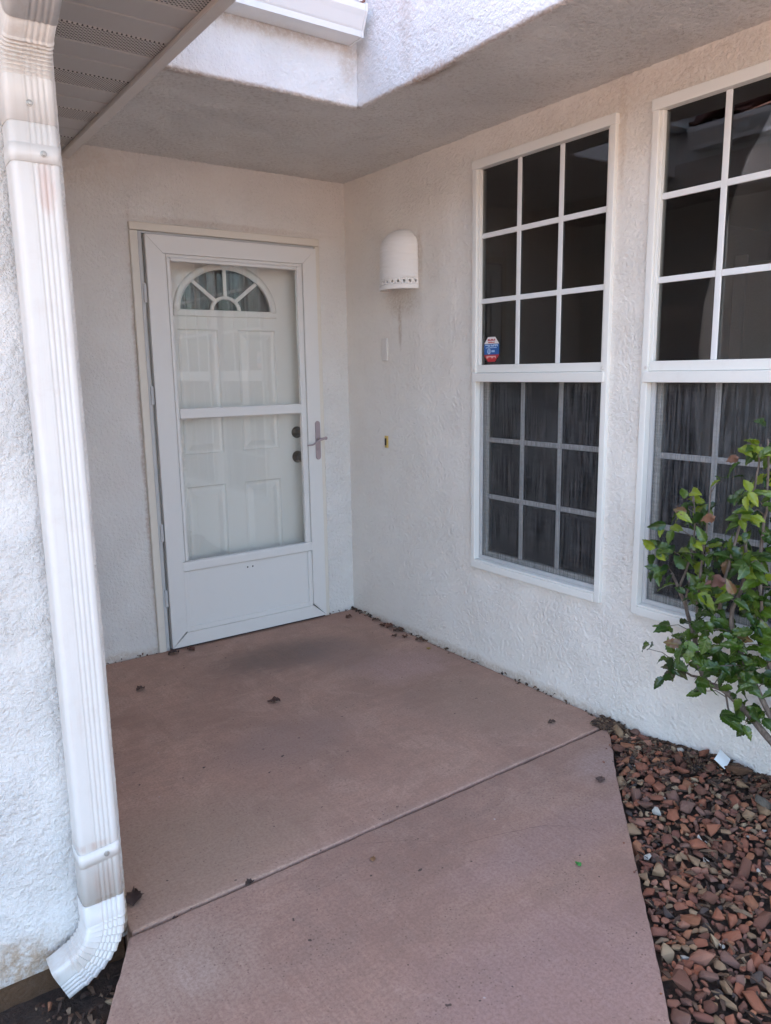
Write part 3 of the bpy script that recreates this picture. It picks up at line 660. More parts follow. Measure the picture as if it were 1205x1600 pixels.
# fan window: frame, spokes, hub, glass, curtain
def arcband(cx, cz, r0x, r0z, r1x, r1z, y0, y1, n=28):
    rows = []
    for k in range(n+1):
        c, s_ = math.cos(PI*k/n), math.sin(PI*k/n)
        rows.append([(cx-r0x*c, y0+0.003, cz+r0z*s_), (cx-(r0x*0.6+r1x*0.4)*c, y0-0.002, cz+(r0z*0.6+r1z*0.4)*s_), (cx-(r0x*0.3+r1x*0.7)*c, y0-0.001, cz+(r0z*0.3+r1z*0.7)*s_), (cx-r1x*c, y0+0.004, cz+r1z*s_), (cx-r1x*c, y1, cz+r1z*s_), (cx-r0x*c, y1, cz+r0z*s_)])
    return MB().grid(rows, True, True)
edp(arcband(fx, fz, frx-0.010, frz-0.010, frx+0.026, frz+0.026, dy-0.012, dy+0.002), 'fan_frame', M_door, smooth=True)
edp(MB().box(fx-frx-0.026, fx+frx+0.026, dy-0.012, dy+0.004, fz-0.026, fz+0.008), 'fan_frame', M_door, bevel=0.005)
edp(arcband(fx, fz+0.008, 0.066, 0.056, 0.086, 0.074, dy+0.001, dy+0.012), 'fan_hub', M_door, smooth=True)
for ang in (45, 90, 135):
    ca, sa = math.cos(math.radians(ang)), math.sin(math.radians(ang))
    p0 = Vector((fx+0.078*ca, dy+0.007, fz+0.008+0.066*sa)); p1 = Vector((fx+(frx-0.004)*ca, dy+0.007, fz+(frz-0.004)*sa)); t = (p1-p0).normalized(); nn = Vector((-t.z, 0, t.x))*0.0095
    yv = Vector((0, 0.005, 0)); edp(MB().add([p0-nn-yv, p0+nn-yv, p0+nn+yv, p0-nn+yv, p1-nn-yv, p1+nn-yv, p1+nn+yv, p1-nn+yv], [(0, 1, 2, 3), (7, 6, 5, 4), (0, 4, 5, 1), (1, 5, 6, 2), (2, 6, 7, 3), (3, 7, 4, 0)]), 'fan_spoke', M_door, bevel=0.003)
poly = [(fx-frx*math.cos(PI*k/N), fz+frz*math.sin(PI*k/N)) for k in range(N+1)]
edp(prism(poly, dy+0.0145, dy+0.0185), 'pane', M_glass)
rows = [[(fx-0.32+0.64*k/70, dy+0.06+0.010*math.sin(k*0.9)+0.006*math.sin(k*2.3), z) for k in range(71)] for z in (1.66, 2.0)]
edp(MB().grid(rows), 'curtain', M_curtain, smooth=True)
# deadbolt and knob
edp(MB().lathe((-0.282, dy, 1.067), (0, -1, 0), [(0, 0.033), (0.006, 0.033), (0.012, 0.028), (0.014, 0.018), (0.030, 0.017), (0.032, 0.012), (0.032, 0.003)], 24), 'deadbolt', M_bronze, smooth=True)
kn = edp(MB().lathe((-0.282, dy, 0.928), (0, -1, 0), [(0, 0.034), (0.007, 0.034), (0.014, 0.028), (0.020, 0.014), (0.034, 0.013), (0.040, 0.024), (0.052, 0.029), (0.064, 0.026), (0.070, 0.014)], 24), 'knob', M_bronze, smooth=True)
edp(MB().lathe((-0.282, dy-0.0705, 0.928), (0, -1, 0), [(0, 0.014), (0.003, 0.012), (0.004, 0.004)], 16), 'key_rose', M_nickel, smooth=True)
MB().box(-1.13, -0.228, 0.0, 0.16, -0.01, 0.018).build('threshold', M_alum, house, bevel=0.003)

# ------------------------------------------------------------------ left eave: soffit panels, trim, fascia, roof tiles
sf = empty('soffit', (-1.45, 0, 2.35)); sf.parent = house
tag(sf, 'vented vinyl soffit of the left eave')
SF = (-1.45, 0, 2.35)
edges = [0.0, -0.15]
y = -0.15; k = 0
while y > -3.2:
    yn = y-0.12
    vent = (k % 3 == 0)
    mb = MB(); zf = 2.352
    mb.add([(-2.6, y-0.004, zf+0.010), (-1.468, y-0.004, zf+0.010), (-1.468, y-0.010, zf), (-2.6, y-0.010, zf), (-2.6, yn+0.002, zf), (-1.468, yn+0.002, zf), (-1.468, yn-0.004, zf+0.010), (-2.6, yn-0.004, zf+0.010)], [(0, 1, 2, 3), (3, 2, 5, 4), (4, 5, 6, 7)])
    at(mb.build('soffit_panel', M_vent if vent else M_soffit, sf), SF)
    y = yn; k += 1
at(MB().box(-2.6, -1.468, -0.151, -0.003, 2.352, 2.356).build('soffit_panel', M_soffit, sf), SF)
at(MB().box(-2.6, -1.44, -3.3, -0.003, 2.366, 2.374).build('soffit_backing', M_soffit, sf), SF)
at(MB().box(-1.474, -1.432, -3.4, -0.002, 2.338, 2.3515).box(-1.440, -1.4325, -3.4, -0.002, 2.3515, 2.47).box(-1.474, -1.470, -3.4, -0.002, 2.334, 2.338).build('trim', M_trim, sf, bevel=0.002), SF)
at(MB().box(-1.446, -1.4405, -3.4, -1.06, 2.36, 2.63).build('fascia', M_gutter, sf), SF)

def kgutter(axis, fixed, a, b, zb, out, name, mat, parent=None):
    """K-style gutter profile swept from a to b; 'out' is the direction the front faces"""
    pr = [(0, 0.105), (0, 0), (0.090, 0), (0.092, 0.020), (0.096, 0.026), (0.112, 0.060), (0.122, 0.078), (0.122, 0.100), (0.114, 0.104), (0.112, 0.098), (0.115, 0.080), (0.104, 0.060), (0.088, 0.028), (0.086, 0.004), (0.003, 0.004), (0.003, 0.105)]
    P = (lambda t, o, z: (t, fixed+out*o, zb+z)) if axis == 'x' else (lambda t, o, z: (fixed+out*o, t, zb+z))
    return MB().grid([[P(a, o, z) for o, z in pr], [P(b, o, z) for o, z in pr]], True, True).build(name, mat, parent)
def endcap(axis, fixed, t, zb, out, th, parent):
    pr = [(0, 0.108), (0, -0.003), (0.093, -0.003), (0.095, 0.018), (0.099, 0.024), (0.115, 0.058), (0.125, 0.076), (0.125, 0.102), (0.115, 0.108)]
    P = (lambda t, o, z: (t, fixed+out*o, zb+z)) if axis == 'x' else (lambda t, o, z: (fixed+out*o, t, zb+z))
    return MB().grid([[P(t, o, z) for o, z in pr], [P(t+th, o, z) for o, z in pr]], True, True).build('end_cap', M_gutter, parent)
gt = empty('gutter', (-1.0, -1.053, 2.62)); GT = (-1.0, -1.053, 2.62)
tag(gt, 'white enamel rain gutter with end cap above the front door', 'gutter')
at(kgutter('x', -1.0535, -1.42, -0.641, 2.62, -1, 'trough', M_gutter, gt), GT)
at(endcap('x', -1.0535, -0.641, 2.62, -1, 0.008, gt), GT)
at(MB().box(-0.80, -0.79, -1.17, -1.056, 2.712, 2.722).build('hanger', M_gutter, gt), GT)
gl = empty('gutter', (-1.44, -2.2, 2.47)); GL = (-1.44, -2.2, 2.47)
tag(gl, 'white rain gutter along the left eave, seen mirrored in the window panes', 'gutter')
at(kgutter('y', -1.4395, -3.4, -1.19, 2.50, 1, 'trough', M_gutter, gl), GL)

# roofs: barrel tiles
roof_b = empty('roof', (0, -1.1, 2.74)); roof_b.parent = house
def tile_mesh(L, W):
    rows = []
    for k in range(13):
        q = k/12; xx = (q-0.5)*W*1.12
        z = 0.055*math.sin(q/0.62*PI) if q < 0.62 else -0.028*math.sin((q-0.62)/0.38*PI)
        rows.append([(xx, 0, z), (xx, L, z), (xx, L, z-0.014), (xx, 0, z-0.014)])
    return MB().grid(rows, True, True).mesh('tile', M_tile, True)
TM = tile_mesh(0.42, 0.27)
SL = math.radians(20)
MB().add([(-6, 0, -0.02), (0.5-1.1, 0, -0.02), (0.5-1.1, 4.8, 4.8*math.tan(SL)-0.02), (-6, 4.8, 4.8*math.tan(SL)-0.02)], [(0, 1, 2, 3)]).build('roof_deck', M_tile, roof_b)
for i in range(5):
    for j in range(4):
        instance(TM, 'tile', roof_b, (-0.74-0.27*i, -0.02+0.34*math.cos(SL)*j, 0.035+0.34*math.sin(SL)*j), (SL+0.03, 0, 0))
at(MB().add([(-0.625, -1.11, 2.735), (-0.606, -1.11, 2.735), (-0.606, 0.8, 2.735+1.91*math.tan(SL)), (-0.625, 0.8, 2.735+1.91*math.tan(SL)), (-0.625, -1.11, 2.80), (-0.606, -1.11, 2.80), (-0.606, 0.8, 2.80+1.91*math.tan(SL)), (-0.625, 0.8, 2.80+1.91*math.tan(SL))],
        [(0, 1, 2, 3), (4, 5, 6, 7), (0, 1, 5, 4), (1, 2, 6, 5), (2, 3, 7, 6), (3, 0, 4, 7)]).build('flashing', M_gutter, roof_b), (0, -1.1, 2.74))
roof_l = empty('roof', (-1.40, -1.2, 2.63)); roof_l.parent = house
MB().add([(0, 1.2, -0.02), (0, -2.3, -0.02), (-4.6, -2.3, 4.6*math.tan(SL)-0.02), (-4.6, 1.2, 4.6*math.tan(SL)-0.02)], [(0, 1, 2, 3)]).build('roof_deck', M_tile, roof_l)
for i in range(9):
    for j in range(6):
        instance(TM, 'tile', roof_l, (0.02-0.34*math.cos(SL)*j, -0.08-0.27*i, 0.035+0.34*math.sin(SL)*j), (SL+0.03, 0, PI/2))
# body of the house above and behind, closing it off from the sun
MB().box(-0.585, 6.0, -6.5, 6.0, 2.76, 3.58).build('upper_wall', M_ceil, house)
MB().box(-6.0, 6.0, 0.9, 6.0, -0.13, 2.7).build('rear_wall', M_back, house)

# ================================================================== DOWNSPOUT
DX, DY = -2.000, -1.9330
ds = empty('downspout', (DX, DY, -0.07)); DS = (DX, DY, -0.07)
tag(ds, 'white fluted metal downspout on the left corner wall', 'downspout')
def section(w, dpt, flute=0.0020, rr=0.013):
    """closed cross-section in (a, b): a across the wall, b out of the wall (towards -y); fluted front"""
    pts = []; hw, hd = w/2, dpt/2
    def corner(cx, cy, a0):
        return [(cx+rr*math.cos(a0+PI/2*k/4), cy+rr*math.sin(a0+PI/2*k/4)) for k in range(5)]
    pts += corner(hw-rr, -hd+rr, -PI/2); pts += corner(hw-rr, hd-rr, 0)
    n = 48; x0, x1 = hw-rr-0.001, -hw+rr+0.001
    for k in range(1, n):
        x = x0+(x1-x0)*k/n; q = (x0-x)/(x0-x1)
        pts.append((x, hd - (flute*(0.5-0.5*math.cos(2*PI*q/0.66*4.0))**1.4 if 0.04 < q < 0.70 else 0)))
    pts += corner(-hw+rr, hd-rr, PI/2); pts += corner(-hw+rr, -hd+rr, PI)
    return pts
def loft(path, name, mat=M_pipe, w=0.094, dpt=0.074, flute=0.0020):
    """path: (centre, tangent, side, scale)"""
    sec = section(w, dpt, flute); rows = []
    for c, t, sd_, sc in path:
        t = Vector(t).normalized(); sd_ = Vector(sd_).normalized(); o = sd_.cross(t)
        if isinstance(sc, tuple): sa, sb = sc
        else: sa = sb = sc
        rows.append([Vector(c)+sd_*a*sa+o*b*sb for a, b in sec])
    mb = MB().grid(rows, True, False)
    ob = at(mb.build(name, mat, ds, smooth=True), DS)
    if name == 'elbow': ob.data.set_sharp_from_angle(angle=math.radians(16))
    sm = ob.modifiers.new('thick', 'SOLIDIFY'); sm.thickness = 0.0012; sm.offset = -1
    return ob
# side x tangent must face -y: tangent (0,0,1), side (1,0,0) -> (0,-1,0)
UP = (0, 0, 1); SX = (1, 0, 0)
loft([((DX, DY, z), UP, SX, 1.0) for z in frange(0.145, 1.965, 0.2)], 'pipe')
# lower elbow: turns towards -x along the wall
path = []; R0 = 0.115; zc = 0.092; cx = DX-R0; ANG = math.radians(68)
path += [((DX, DY, 0.150), UP, SX, 1.035), ((DX, DY, zc+0.004), UP, SX, 1.035)]
NP = 8
for k in range(NP*4+1):
    a = ANG*k/(NP*4); ph = k % 4; sc = (1.085, 0.965, 0.99, 1.03)[ph]
    path.append(((cx+R0*math.cos(a), DY, zc-R0*math.sin(a)), (math.sin(a), 0, math.cos(a)), (math.cos(a), 0, -math.sin(a)), ((1.025, 0.99, 1.0, 1.01)[ph], sc)))
a = ANG; e0 = Vector((cx+R0*math.cos(a), DY, zc-R0*math.sin(a))); dr = Vector((-math.sin(a), 0, -math.cos(a)))
for q in (0.006, 0.046): path.append((tuple(e0+dr*q), (math.sin(a), 0, math.cos(a)), (math.cos(a), 0, -math.sin(a)), 1.0))
loft(path, 'elbow')
# upper elbow: leaves the wall towards the viewer, then rises to the eave gutter
path = [((DX, DY, 1.90), UP, SX, 1.03), ((DX, DY, 1.985), UP, SX, 1.03)]
R1 = 0.10; AU = math.radians(58); cy1 = DY-R1; z1 = 1.985
for k in range(1, 8*4+1):
    a = AU*k/32; ph = k % 4; sc = (1.08, 0.96, 0.99, 1.03)[ph]
    path.append(((DX, cy1+R1*math.cos(a), z1+R1*math.sin(a)), (0, -math.sin(a), math.cos(a)), SX, ((1.025, 0.99, 1.0, 1.01)[ph], sc)))
e1 = Vector((DX, cy1+R1*math.cos(AU), z1+R1*math.sin(AU))); du = Vector((0, -math.sin(AU), math.cos(AU)))
for q in (0.005, 0.07): path.append((tuple(e1+du*q), tuple(du), SX, 1.0))
loft(path, 'elbow')
loft([(tuple(e1+du*q), tuple(du), SX, 1.035) for q in (0.045, 0.2, 0.34)] + [(tuple(e1+du*0.40+Vector((0, 0, 0.05))), (0, -0.3, 1), SX, 1.035), (tuple(e1+du*0.41+Vector((0, 0, 0.20))), UP, SX, 1.035)], 'pipe')
def strap(z, slant):
    sec = section(0.094, 0.074, 0.0); rows = []
    for q in (-0.018, 0.018):
        rows.append([(DX+a*1.035, DY-b*1.045, z+q+slant*a) for a, b in sec])
    ob = at(MB().grid(rows, True).build('strap', M_pipe, ds, smooth=True), DS)
    sm = ob.modifiers.new('thick', 'SOLIDIFY'); sm.thickness = 0.0015
    MB().lathe((0, 0, 0), (0, -1, 0), [(0, 0.0065), (0.002, 0.0065), (0.0025, 0.0045), (0.006, 0.0042), (0.0065, 0.001)], 10).build('screw', M_screw, ob).location = (DX+0.014, DY-0.0390, z)
    return ob
strap(1.842, 0.0); strap(0.272, 0.10)
at(MB().lathe((DX-0.004, DY-0.0385, 1.935), (0, -1, 0), [(0, 0.0065), (0.002, 0.0065), (0.0025, 0.0045), (0.006, 0.0042), (0.0065, 0.001)], 10).build('screw', M_screw, ds), DS)
# eave gutter that feeds it (only its return can be seen in mirrors)
ge = kgutter('x', -2.27, -6.0, -1.5, 2.50, -1, 'gutter', M_gutter)
tag(ge, 'white rain gutter over the left corner wall feeding the downspout', 'gutter')

# ================================================================== THINGS ON THE WINDOW WALL
SY, SZ = -0.532, 1.795
sc_root = empty('wall_sconce', (0, SY, SZ)); tag(sc_root, 'white ribbed half-dome wall sconce beside the front door', 'wall lamp')
RW, RD, HT = 0.122, 0.112, 0.288
def prof_r(z):
    q = z/HT
    if q < 0.62: rr_ = 1.0-0.04*q
    else:
        w = (q-0.62)/0.38; rr_ = 0.975*math.sqrt(max(0.0, 1-w**2.4))
    if q > 0.22: rr_ -= 0.020*(0.5+0.5*math.cos(z/0.0165*2*PI))*(1 if q < 0.93 else 0.3)
    return max(rr_, 0.0)
def sp(th, z, k=1.0):
    r_ = prof_r(z)*k
    return (-RD*r_*math.sin(th), RW*r_*math.cos(th), z)
mb = MB()
zz = frange(0.052, HT, 0.0041)
mb.grid([[sp(PI*k/48, z) for k in range(49)] for z in zz])
mb.grid([[sp(PI*k/48, z) for k in range(49)] for z in (0.0, 0.006, 0.014, 0.022)])
nh = 12; za, zb_ = 0.022, 0.052
for h in range(nh):                       # band of drilled holes
    t0, t1 = PI*h/nh, PI*(h+1)/nh; tm = (t0+t1)/2; zm = (za+zb_)/2
    brd = []; NB = 16
    for k in range(NB):
        a = 2*PI*k/NB; c, s_ = math.cos(a), math.sin(a); sca = 1/max(abs(c), abs(s_))
        brd.append((sp(tm+(t1-t0)/2*c*sca, zm+(zb_-za)/2*s_*sca), sp(tm+0.090*c, zm+0.0105*s_), sp(tm+0.090*c, zm+0.0105*s_, 0.93)))
    mb.grid([[b[q] for b in brd] for q in range(3)], True)
so = mb.build('shade', M_cera, sc_root, smooth=True)
sm = so.modifiers.new('thick', 'SOLIDIFY'); sm.thickness = 0.005; sm.offset = 1
MB().box(-0.02, -0.0005, -0.05, 0.05, 0.10, 0.2).build('back_plate', M_plate, sc_root)
MB().lathe((-0.05, 0, 0.09), (0, 0, 1), [(0, 0.004), (0.01, 0.018), (0.04, 0.026), (0.065, 0.016), (0.09, 0.013)], 14).build('bulb', M_plate, sc_root, smooth=True)

pb = MB().box(-0.010, 0, -0.024, 0.024, -0.058, 0.058).build('blank_plate', M_plate, None, bevel=0.004); pb.location = (-0.0005, -0.372, 1.511)
tag(pb, 'narrow white blank wall plate under the sconce', 'wall plate')
db = empty('doorbell', (0, -0.372, 1.026)); tag(db, 'small brass doorbell button plate on the stucco by the door', 'doorbell')
MB().box(-0.008, -0.0005, -0.013, 0.013, -0.032, 0.032).build('plate', M_brass, db, bevel=0.002)
MB().box(-0.014, -0.008, -0.005, 0.005, -0.019, 0.019).build('button', M_dark, db, bevel=0.002)

# security sticker on the pane of the first window
st = empty('sticker', (0.010, -1.166, 1.487)); tag(st, 'octagonal red, white and blue warning sticker on the window pane', 'sticker')
hw_, hh_ = 0.047, 0.054
octo = [(-0.022, hh_), (0.022, hh_), (hw_, 0.026), (hw_, -0.026), (0.022, -hh_), (-0.022, -hh_), (-hw_, -0.026), (-hw_, 0.026)]
def sticker_piece(pts, name, mat, x0, x1):
    n = len(pts); MB().add([(x0, -a, b) for a, b in pts]+[(x1, -a, b) for a, b in pts], [tuple(range(n)), tuple(range(2*n-1, n-1, -1))]+[(i, (i+1) % n, n+(i+1) % n, n+i) for i in range(n)]).build(name, mat, st)
sticker_piece([(-0.022, hh_), (0.022, hh_), (hw_, 0.0245), (-hw_, 0.0245)], 'white_band', M_white, 0.0, 0.0015)
sticker_piece([(-hw_, 0.024), (hw_, 0.024), (hw_, -0.0225), (-hw_, -0.0225)], 'blue_band', M_blue, 0.0, 0.0015)
sticker_piece([(-hw_, -0.023), (hw_, -0.023), (hw_, -0.026), (0.022, -hh_), (-0.022, -hh_), (-hw_, -0.026)], 'red_band', M_red, 0.0, 0.0015)
def printed(rng, x0, x1, z0, z1, n, mat, name):
    random.seed(rng); mb = MB(); w = (x1-x0)/n
    for k in range(n):
        a = x0+w*k+w*0.1; b = x0+w*(k+1)-w*0.12
        mb.box(-0.0012, -0.0004, -a, -b, z0+(z1-z0)*random.choice([0, 0, 0.45]), z1) if random.random() < 0.5 else mb.box(-0.0012, -0.0004, -a, -b, z0, z1-(z1-z0)*random.choice([0, 0.4]))
    mb.build(name, mat, st)
printed(1, -0.024, 0.024, 0.0375, 0.0450, 7, M_red, 'print'); printed(2, -0.020, 0.020, 0.0285, 0.0335, 9, M_red, 'print')
printed(3, -0.040, -0.006, 0.0125, 0.0215, 6, M_pale, 'print'); printed(4, -0.001, 0.041, 0.0125, 0.0215, 7, M_pale, 'print'); printed(5, -0.037, 0.034, 0.0060, 0.0095, 16, M_pale, 'print')
printed(6, 0.001, 0.022, -0.0125, -0.0035, 3, M_pale, 'print'); printed(7, -0.031, 0.030, -0.0385, -0.0285, 10, M_pinkprint, 'print')
rows = []
for k in range(25):
    a = 2*PI*k/24; rows.append([(-0.0012, 0.015-0.0105*math.cos(a), -0.008+0.0125*math.sin(a)), (-0.0012, 0.015-0.0065*math.cos(a+0.2), -0.007+0.0085*math.sin(a+0.2)), (-0.0004, 0.015-0.0065*math.cos(a+0.2), -0.007+0.0085*math.sin(a+0.2)), (-0.0004, 0.015-0.0105*math.cos(a), -0.008+0.0125*math.sin(a))])
MB().grid(rows, True).box(-0.0012, -0.0004, 0.0125, 0.0165, -0.013, -0.001).build('emblem', M_pale, st)

# ================================================================== ROCKS
random.seed(11)
def rock_mesh(seed, flat_):
    rnd = random.Random(seed); bm = bmesh.new()
    for k in range(11):
        p = Vector((rnd.gauss(0, 1), rnd.gauss(0, 1), rnd.gauss(0, 1))).normalized()
        bm.verts.new((p.x*rnd.uniform(0.8, 1.05), p.y*rnd.uniform(0.62, 0.92), p.z*flat_*rnd.uniform(0.8, 1.1)))
    r_ = bmesh.ops.convex_hull(bm, input=bm.verts)
    bmesh.ops.delete(bm, geom=[g for g in r_['geom_interior'] if isinstance(g, bmesh.types.BMVert)], context='VERTS')
    bmesh.ops.bevel(bm, geom=list(bm.edges), offset=0.045, segments=1, affect='EDGES', profile=0.5, clamp_overlap=True)
    bmesh.ops.recalc_face_normals(bm, faces=bm.faces)
    me = bpy.data.meshes.new('stone'); bm.to_mesh(me); bm.free(); me.materials.append(M_stone)
    me.polygons.foreach_set('use_smooth', [True]*len(me.polygons))
    try: me.set_sharp_from_angle(angle=math.radians(50))
    except Exception: pass
    return me
ROCKS = [rock_mesh(100+i, random.uniform(0.42, 0.72)) for i in range(22)]
cpos = cam.matrix_world.translation
fw, rt, upv = f, s2, u2
def inview(p):
    d_ = Vector(p)-cpos; zc_ = d_.dot(fw)
    if zc_ <= 0.1: return None
    return (602.5+1193.8*d_.dot(rt)/zc_, 800-1193.8*d_.dot(upv)/zc_, zc_)
stones = []; cell = {}
def try_place(x, y, r_, k=0.80):
    ci, cj = int(x/0.08), int(y/0.08)
    for i in range(ci-1, ci+2):
        for j in range(cj-1, cj+2):
            for (a, b, rr) in cell.get((i, j), ()):
                if (a-x)**2+(b-y)**2 < (k*(rr+r_))**2: return False
    cell.setdefault((ci, cj), []).append((x, y, r_)); return True
rnd = random.Random(5)
for (n, lo, hi, kk) in ((900, 0.024, 0.037, 0.88), (12000, 0.014, 0.022, 0.66), (16000, 0.007, 0.013, 0.58)):
    for _ in range(n):
        y = rnd.uniform(-3.5, -1.93); x0 = right_edge(y)+0.02
        if x0 > -0.01: continue
        x = rnd.uniform(x0, -0.012); r_ = rnd.uniform(lo, hi)
        nearwall = x > -0.16 - 0.1*rnd.random()
        if nearwall and rnd.random() < 0.55: continue
        if x-r_*0.7 < x0-0.02 or not try_place(x, y, r_, kk): continue
        stones.append((x, y, r_))
vis = []; rest = []
for sdef in stones:
    p = (sdef[0], sdef[1], bed_h(sdef[0], sdef[1])); q = inview(p)
    if q and -30 < q[0] < 1235 and 1000 < q[1] < 1625: vis.append((sdef[2]/q[2], sdef))
    else: rest.append(sdef)
vis.sort(key=lambda t_: -t_[0])
rest += [t_[1] for t_ in vis[290:]]
def rock_pose(rn, x, y, r_, hf):
    return (x, y, hf(x, y)+r_*rn.uniform(-0.05, 0.75)), (rn.gauss(0, 0.38), rn.gauss(0, 0.38), rn.uniform(0, 2*PI)), (r_*rn.uniform(0.95, 1.25), r_*rn.uniform(0.85, 1.1), r_*rn.uniform(0.8, 1.2))
rnd = random.Random(6)
for _, (x, y, r_) in vis[:290]:
    l_, ro, sc = rock_pose(rnd, x, y, r_, bed_h); instance(rnd.choice(ROCKS), 'stone', bed, l_, ro, sc)
def scatter_joined(items, hf, name, parent, mat, meshes, rn):
    from mathutils import Euler
    vs_, fs_ = [], []
    cache = [([v.co.copy() for v in me.vertices], [tuple(p.vertices) for p in me.polygons]) for me in meshes]
    for (x, y, r_) in items:
        l_, ro, sc = rock_pose(rn, x, y, r_, hf); M_ = Matrix.LocRotScale(Vector(l_), Euler(ro), Vector(sc)); b = len(vs_)
        cv, cf = rn.choice(cache); vs_ += [tuple(M_ @ v) for v in cv]; fs_ += [tuple(i+b for i in q) for q in cf]
    me = bpy.data.meshes.new(name); me.from_pydata(vs_, [], fs_); me.materials.append(mat); me.update()
    o = bpy.data.objects.new(name, me); C.objects.link(o); o.parent = parent; o['kind'] = 'stuff'; return o
rest = [q for q in rest if q[1] > -3.35]
scatter_joined(rest, bed_h, 'pebbles', bed, M_pebble, ROCKS[:10], random.Random(8))
# bark litter, needles and twigs between the stones, thickest by the wall
def litter(name, parent, n, region, hf, mat, seed, lmin=0.012, lmax=0.05):
    rn = random.Random(seed); mb = MB(); k = 0
    while k < n:
        p = region(rn)
        if p is None: continue
        x, y = p; L = rn.uniform(lmin, lmax); w = rn.uniform(0.0012, 0.007); a = rn.uniform(0, 2*PI); tilt = rn.gauss(0, 0.25)
        dx, dy_ = math.cos(a)*L/2, math.sin(a)*L/2; nx, ny = -math.sin(a)*w, math.cos(a)*w; z = hf(x, y)+rn.uniform(0.0, 0.014); dz = math.sin(tilt)*L/2; bow = rn.uniform(-0.002, 0.006); tz = 0.0015
        rows = [[(x-dx-nx*.4, y-dy_-ny*.4, z-dz), (x-dx+nx*.4, y-dy_+ny*.4, z-dz+tz)], [(x-nx, y-ny, z+bow), (x+nx, y+ny, z+bow+tz*2)], [(x+dx-nx*.5, y+dy_-ny*.5, z+dz), (x+dx+nx*.5, y+dy_+ny*.5, z+dz+tz)]]
        rows = [[r0[0], r0[1], (r0[1][0], r0[1][1], r0[1][2]-tz*1.5), (r0[0][0], r0[0][1], r0[0][2]-tz*1.5)] for r0 in rows]
        mb.grid(rows, True, True); k += 1
    o = mb.build(name, mat, parent); o['kind'] = 'stuff'; return o
def reg_bed(rn):
    y = rn.uniform(-3.3, -1.9); x0 = right_edge(y)+0.012
    if x0 > -0.008: return None
    x = -0.006-(-0.006-x0)*rn.random()**2.6; return (x, y)
litter('bark_litter', bed, 1700, reg_bed, bed_h, M_litter, 21)
litter('bark_litter', bed, 260, lambda rn: (rn.uniform(-0.085, -0.004), rn.uniform(-1.965, -1.86)), lambda x, y: 0.0, M_litter, 22, 0.008, 0.03)
def reg_joint(rn):
    x = -1.93+1.9*rn.random()**1.9; return (x, -1.9325+0.0125*(x+1.93)*0.97+rn.uniform(-0.003, 0.003))
litter('joint_litter', patio, 260, reg_joint, lambda x, y: -0.034, M_litter, 23, 0.005, 0.012)
litter('wall_foot_litter', patio, 120, lambda rn: (-0.004-abs(rn.gauss(0, 0.010)), -1.9*rn.random()**2.4), lambda x, y: -0.002, M_litter, 24, 0.006, 0.022)
litter('wall_foot_litter', patio, 60, lambda rn: (rn.uniform(-1.6, -0.05), -0.006-abs(rn.gauss(0, 0.008))), lambda x, y: -0.002, M_litter, 27, 0.005, 0.015)
def reg_soil(rn):
    x = rn.uniform(-2.6, -1.95); y = rn.uniform(-2.5, -1.9); return (x, y)
rs = random.Random(31)
for k in range(46):
    x, y = reg_soil(rs); r_ = rs.choice([0.008, 0.012, 0.016, 0.02, 0.026]); l_, ro, sc = rock_pose(rs, x, y, r_, soil_h); instance(rs.choice(ROCKS), 'stone', soil, l_, ro, sc)
litter('bark_litter', soil, 500, reg_soil, soil_h, M_litter, 25, 0.006, 0.03)
rs2 = random.Random(52)
for k in range(7):
    y = rs2.uniform(-2.85, -2.0); x = right_edge(y)-rs2.uniform(0.01, 0.06); r_ = rs2.uniform(0.004, 0.008)
    instance(rs2.choice(ROCKS), 'stone', walk, (x, y, r_*0.4), (0.1, 0.1, rs2.uniform(0, 6)), (r_, r_, r_))
# larger single rocks that stand out in the bed
def big_rock(x, y, r3, rz, name, label, mat):
    me = rock_mesh(int(abs(x*1000)), 0.5).copy(); me.materials.clear(); me.materials.append(mat)
    o = bpy.data.objects.new(name, me); C.objects.link(o); o.location = (x, y, bed_h(x, y)+r3[2]*0.5); o.scale = r3; o.rotation_euler = (0.25, -0.15, rz); tag(o, label, 'rock')
M_grey = make_stone('grey_rock', True); 
def plainrock(name, c):
    t = NT(name); v = t.coord(); a = t.noise(v, 9, 6, 0.7); t.col(t.mix(a, c, tuple(q*0.5 for q in c))); t.rough(0.85); t.normal(t.bump(a, 0.7, 0.05)); return t.m
big_rock(-0.135, -2.585, (0.060, 0.045, 0.034), 0.9, 'rock', 'large pale grey-tan rock lying below the bush', plainrock('pale_rock', (0.30, 0.26, 0.21)))
big_rock(-0.045, -2.46, (0.06, 0.04, 0.045), 2.3, 'rock', 'curved brown rock chip leaning at the wall foot', plainrock('brown_rock', (0.22, 0.11, 0.06)))
# pine cone and white card
pcx, pcy = -0.115, -2.345
pc = empty('pine_cone', (pcx, pcy, bed_h(pcx, pcy)+0.018)); tag(pc, 'small dark brown pine cone lying in the gravel bed', 'pine cone')
mbc = MB(); 
for k in range(70):
    q = k/69; a = k*2.399; rr_ = 0.019*math.sin(PI*(0.12+0.82*q))+0.002; h_ = -0.026+0.05*q
    o_ = Vector((math.cos(a), math.sin(a), 0)); t_ = Vector((-math.sin(a), math.cos(a), 0)); c0 = Vector((0, 0, h_)); tip = c0+o_*(rr_+0.006)+Vector((0, 0, 0.006))
    mbc.add([c0+o_*0.003, tip-o_*0.003+t_*0.005, tip, tip-o_*0.003-t_*0.005, tip+Vector((0, 0, 0.003))], [(0, 1, 4), (1, 2, 4), (2, 3, 4), (3, 0, 4), (0, 3, 2, 1)])
sco = mbc.build('scales', M_litter, pc); sco.rotation_euler = (1.2, 0.3, 0.6)
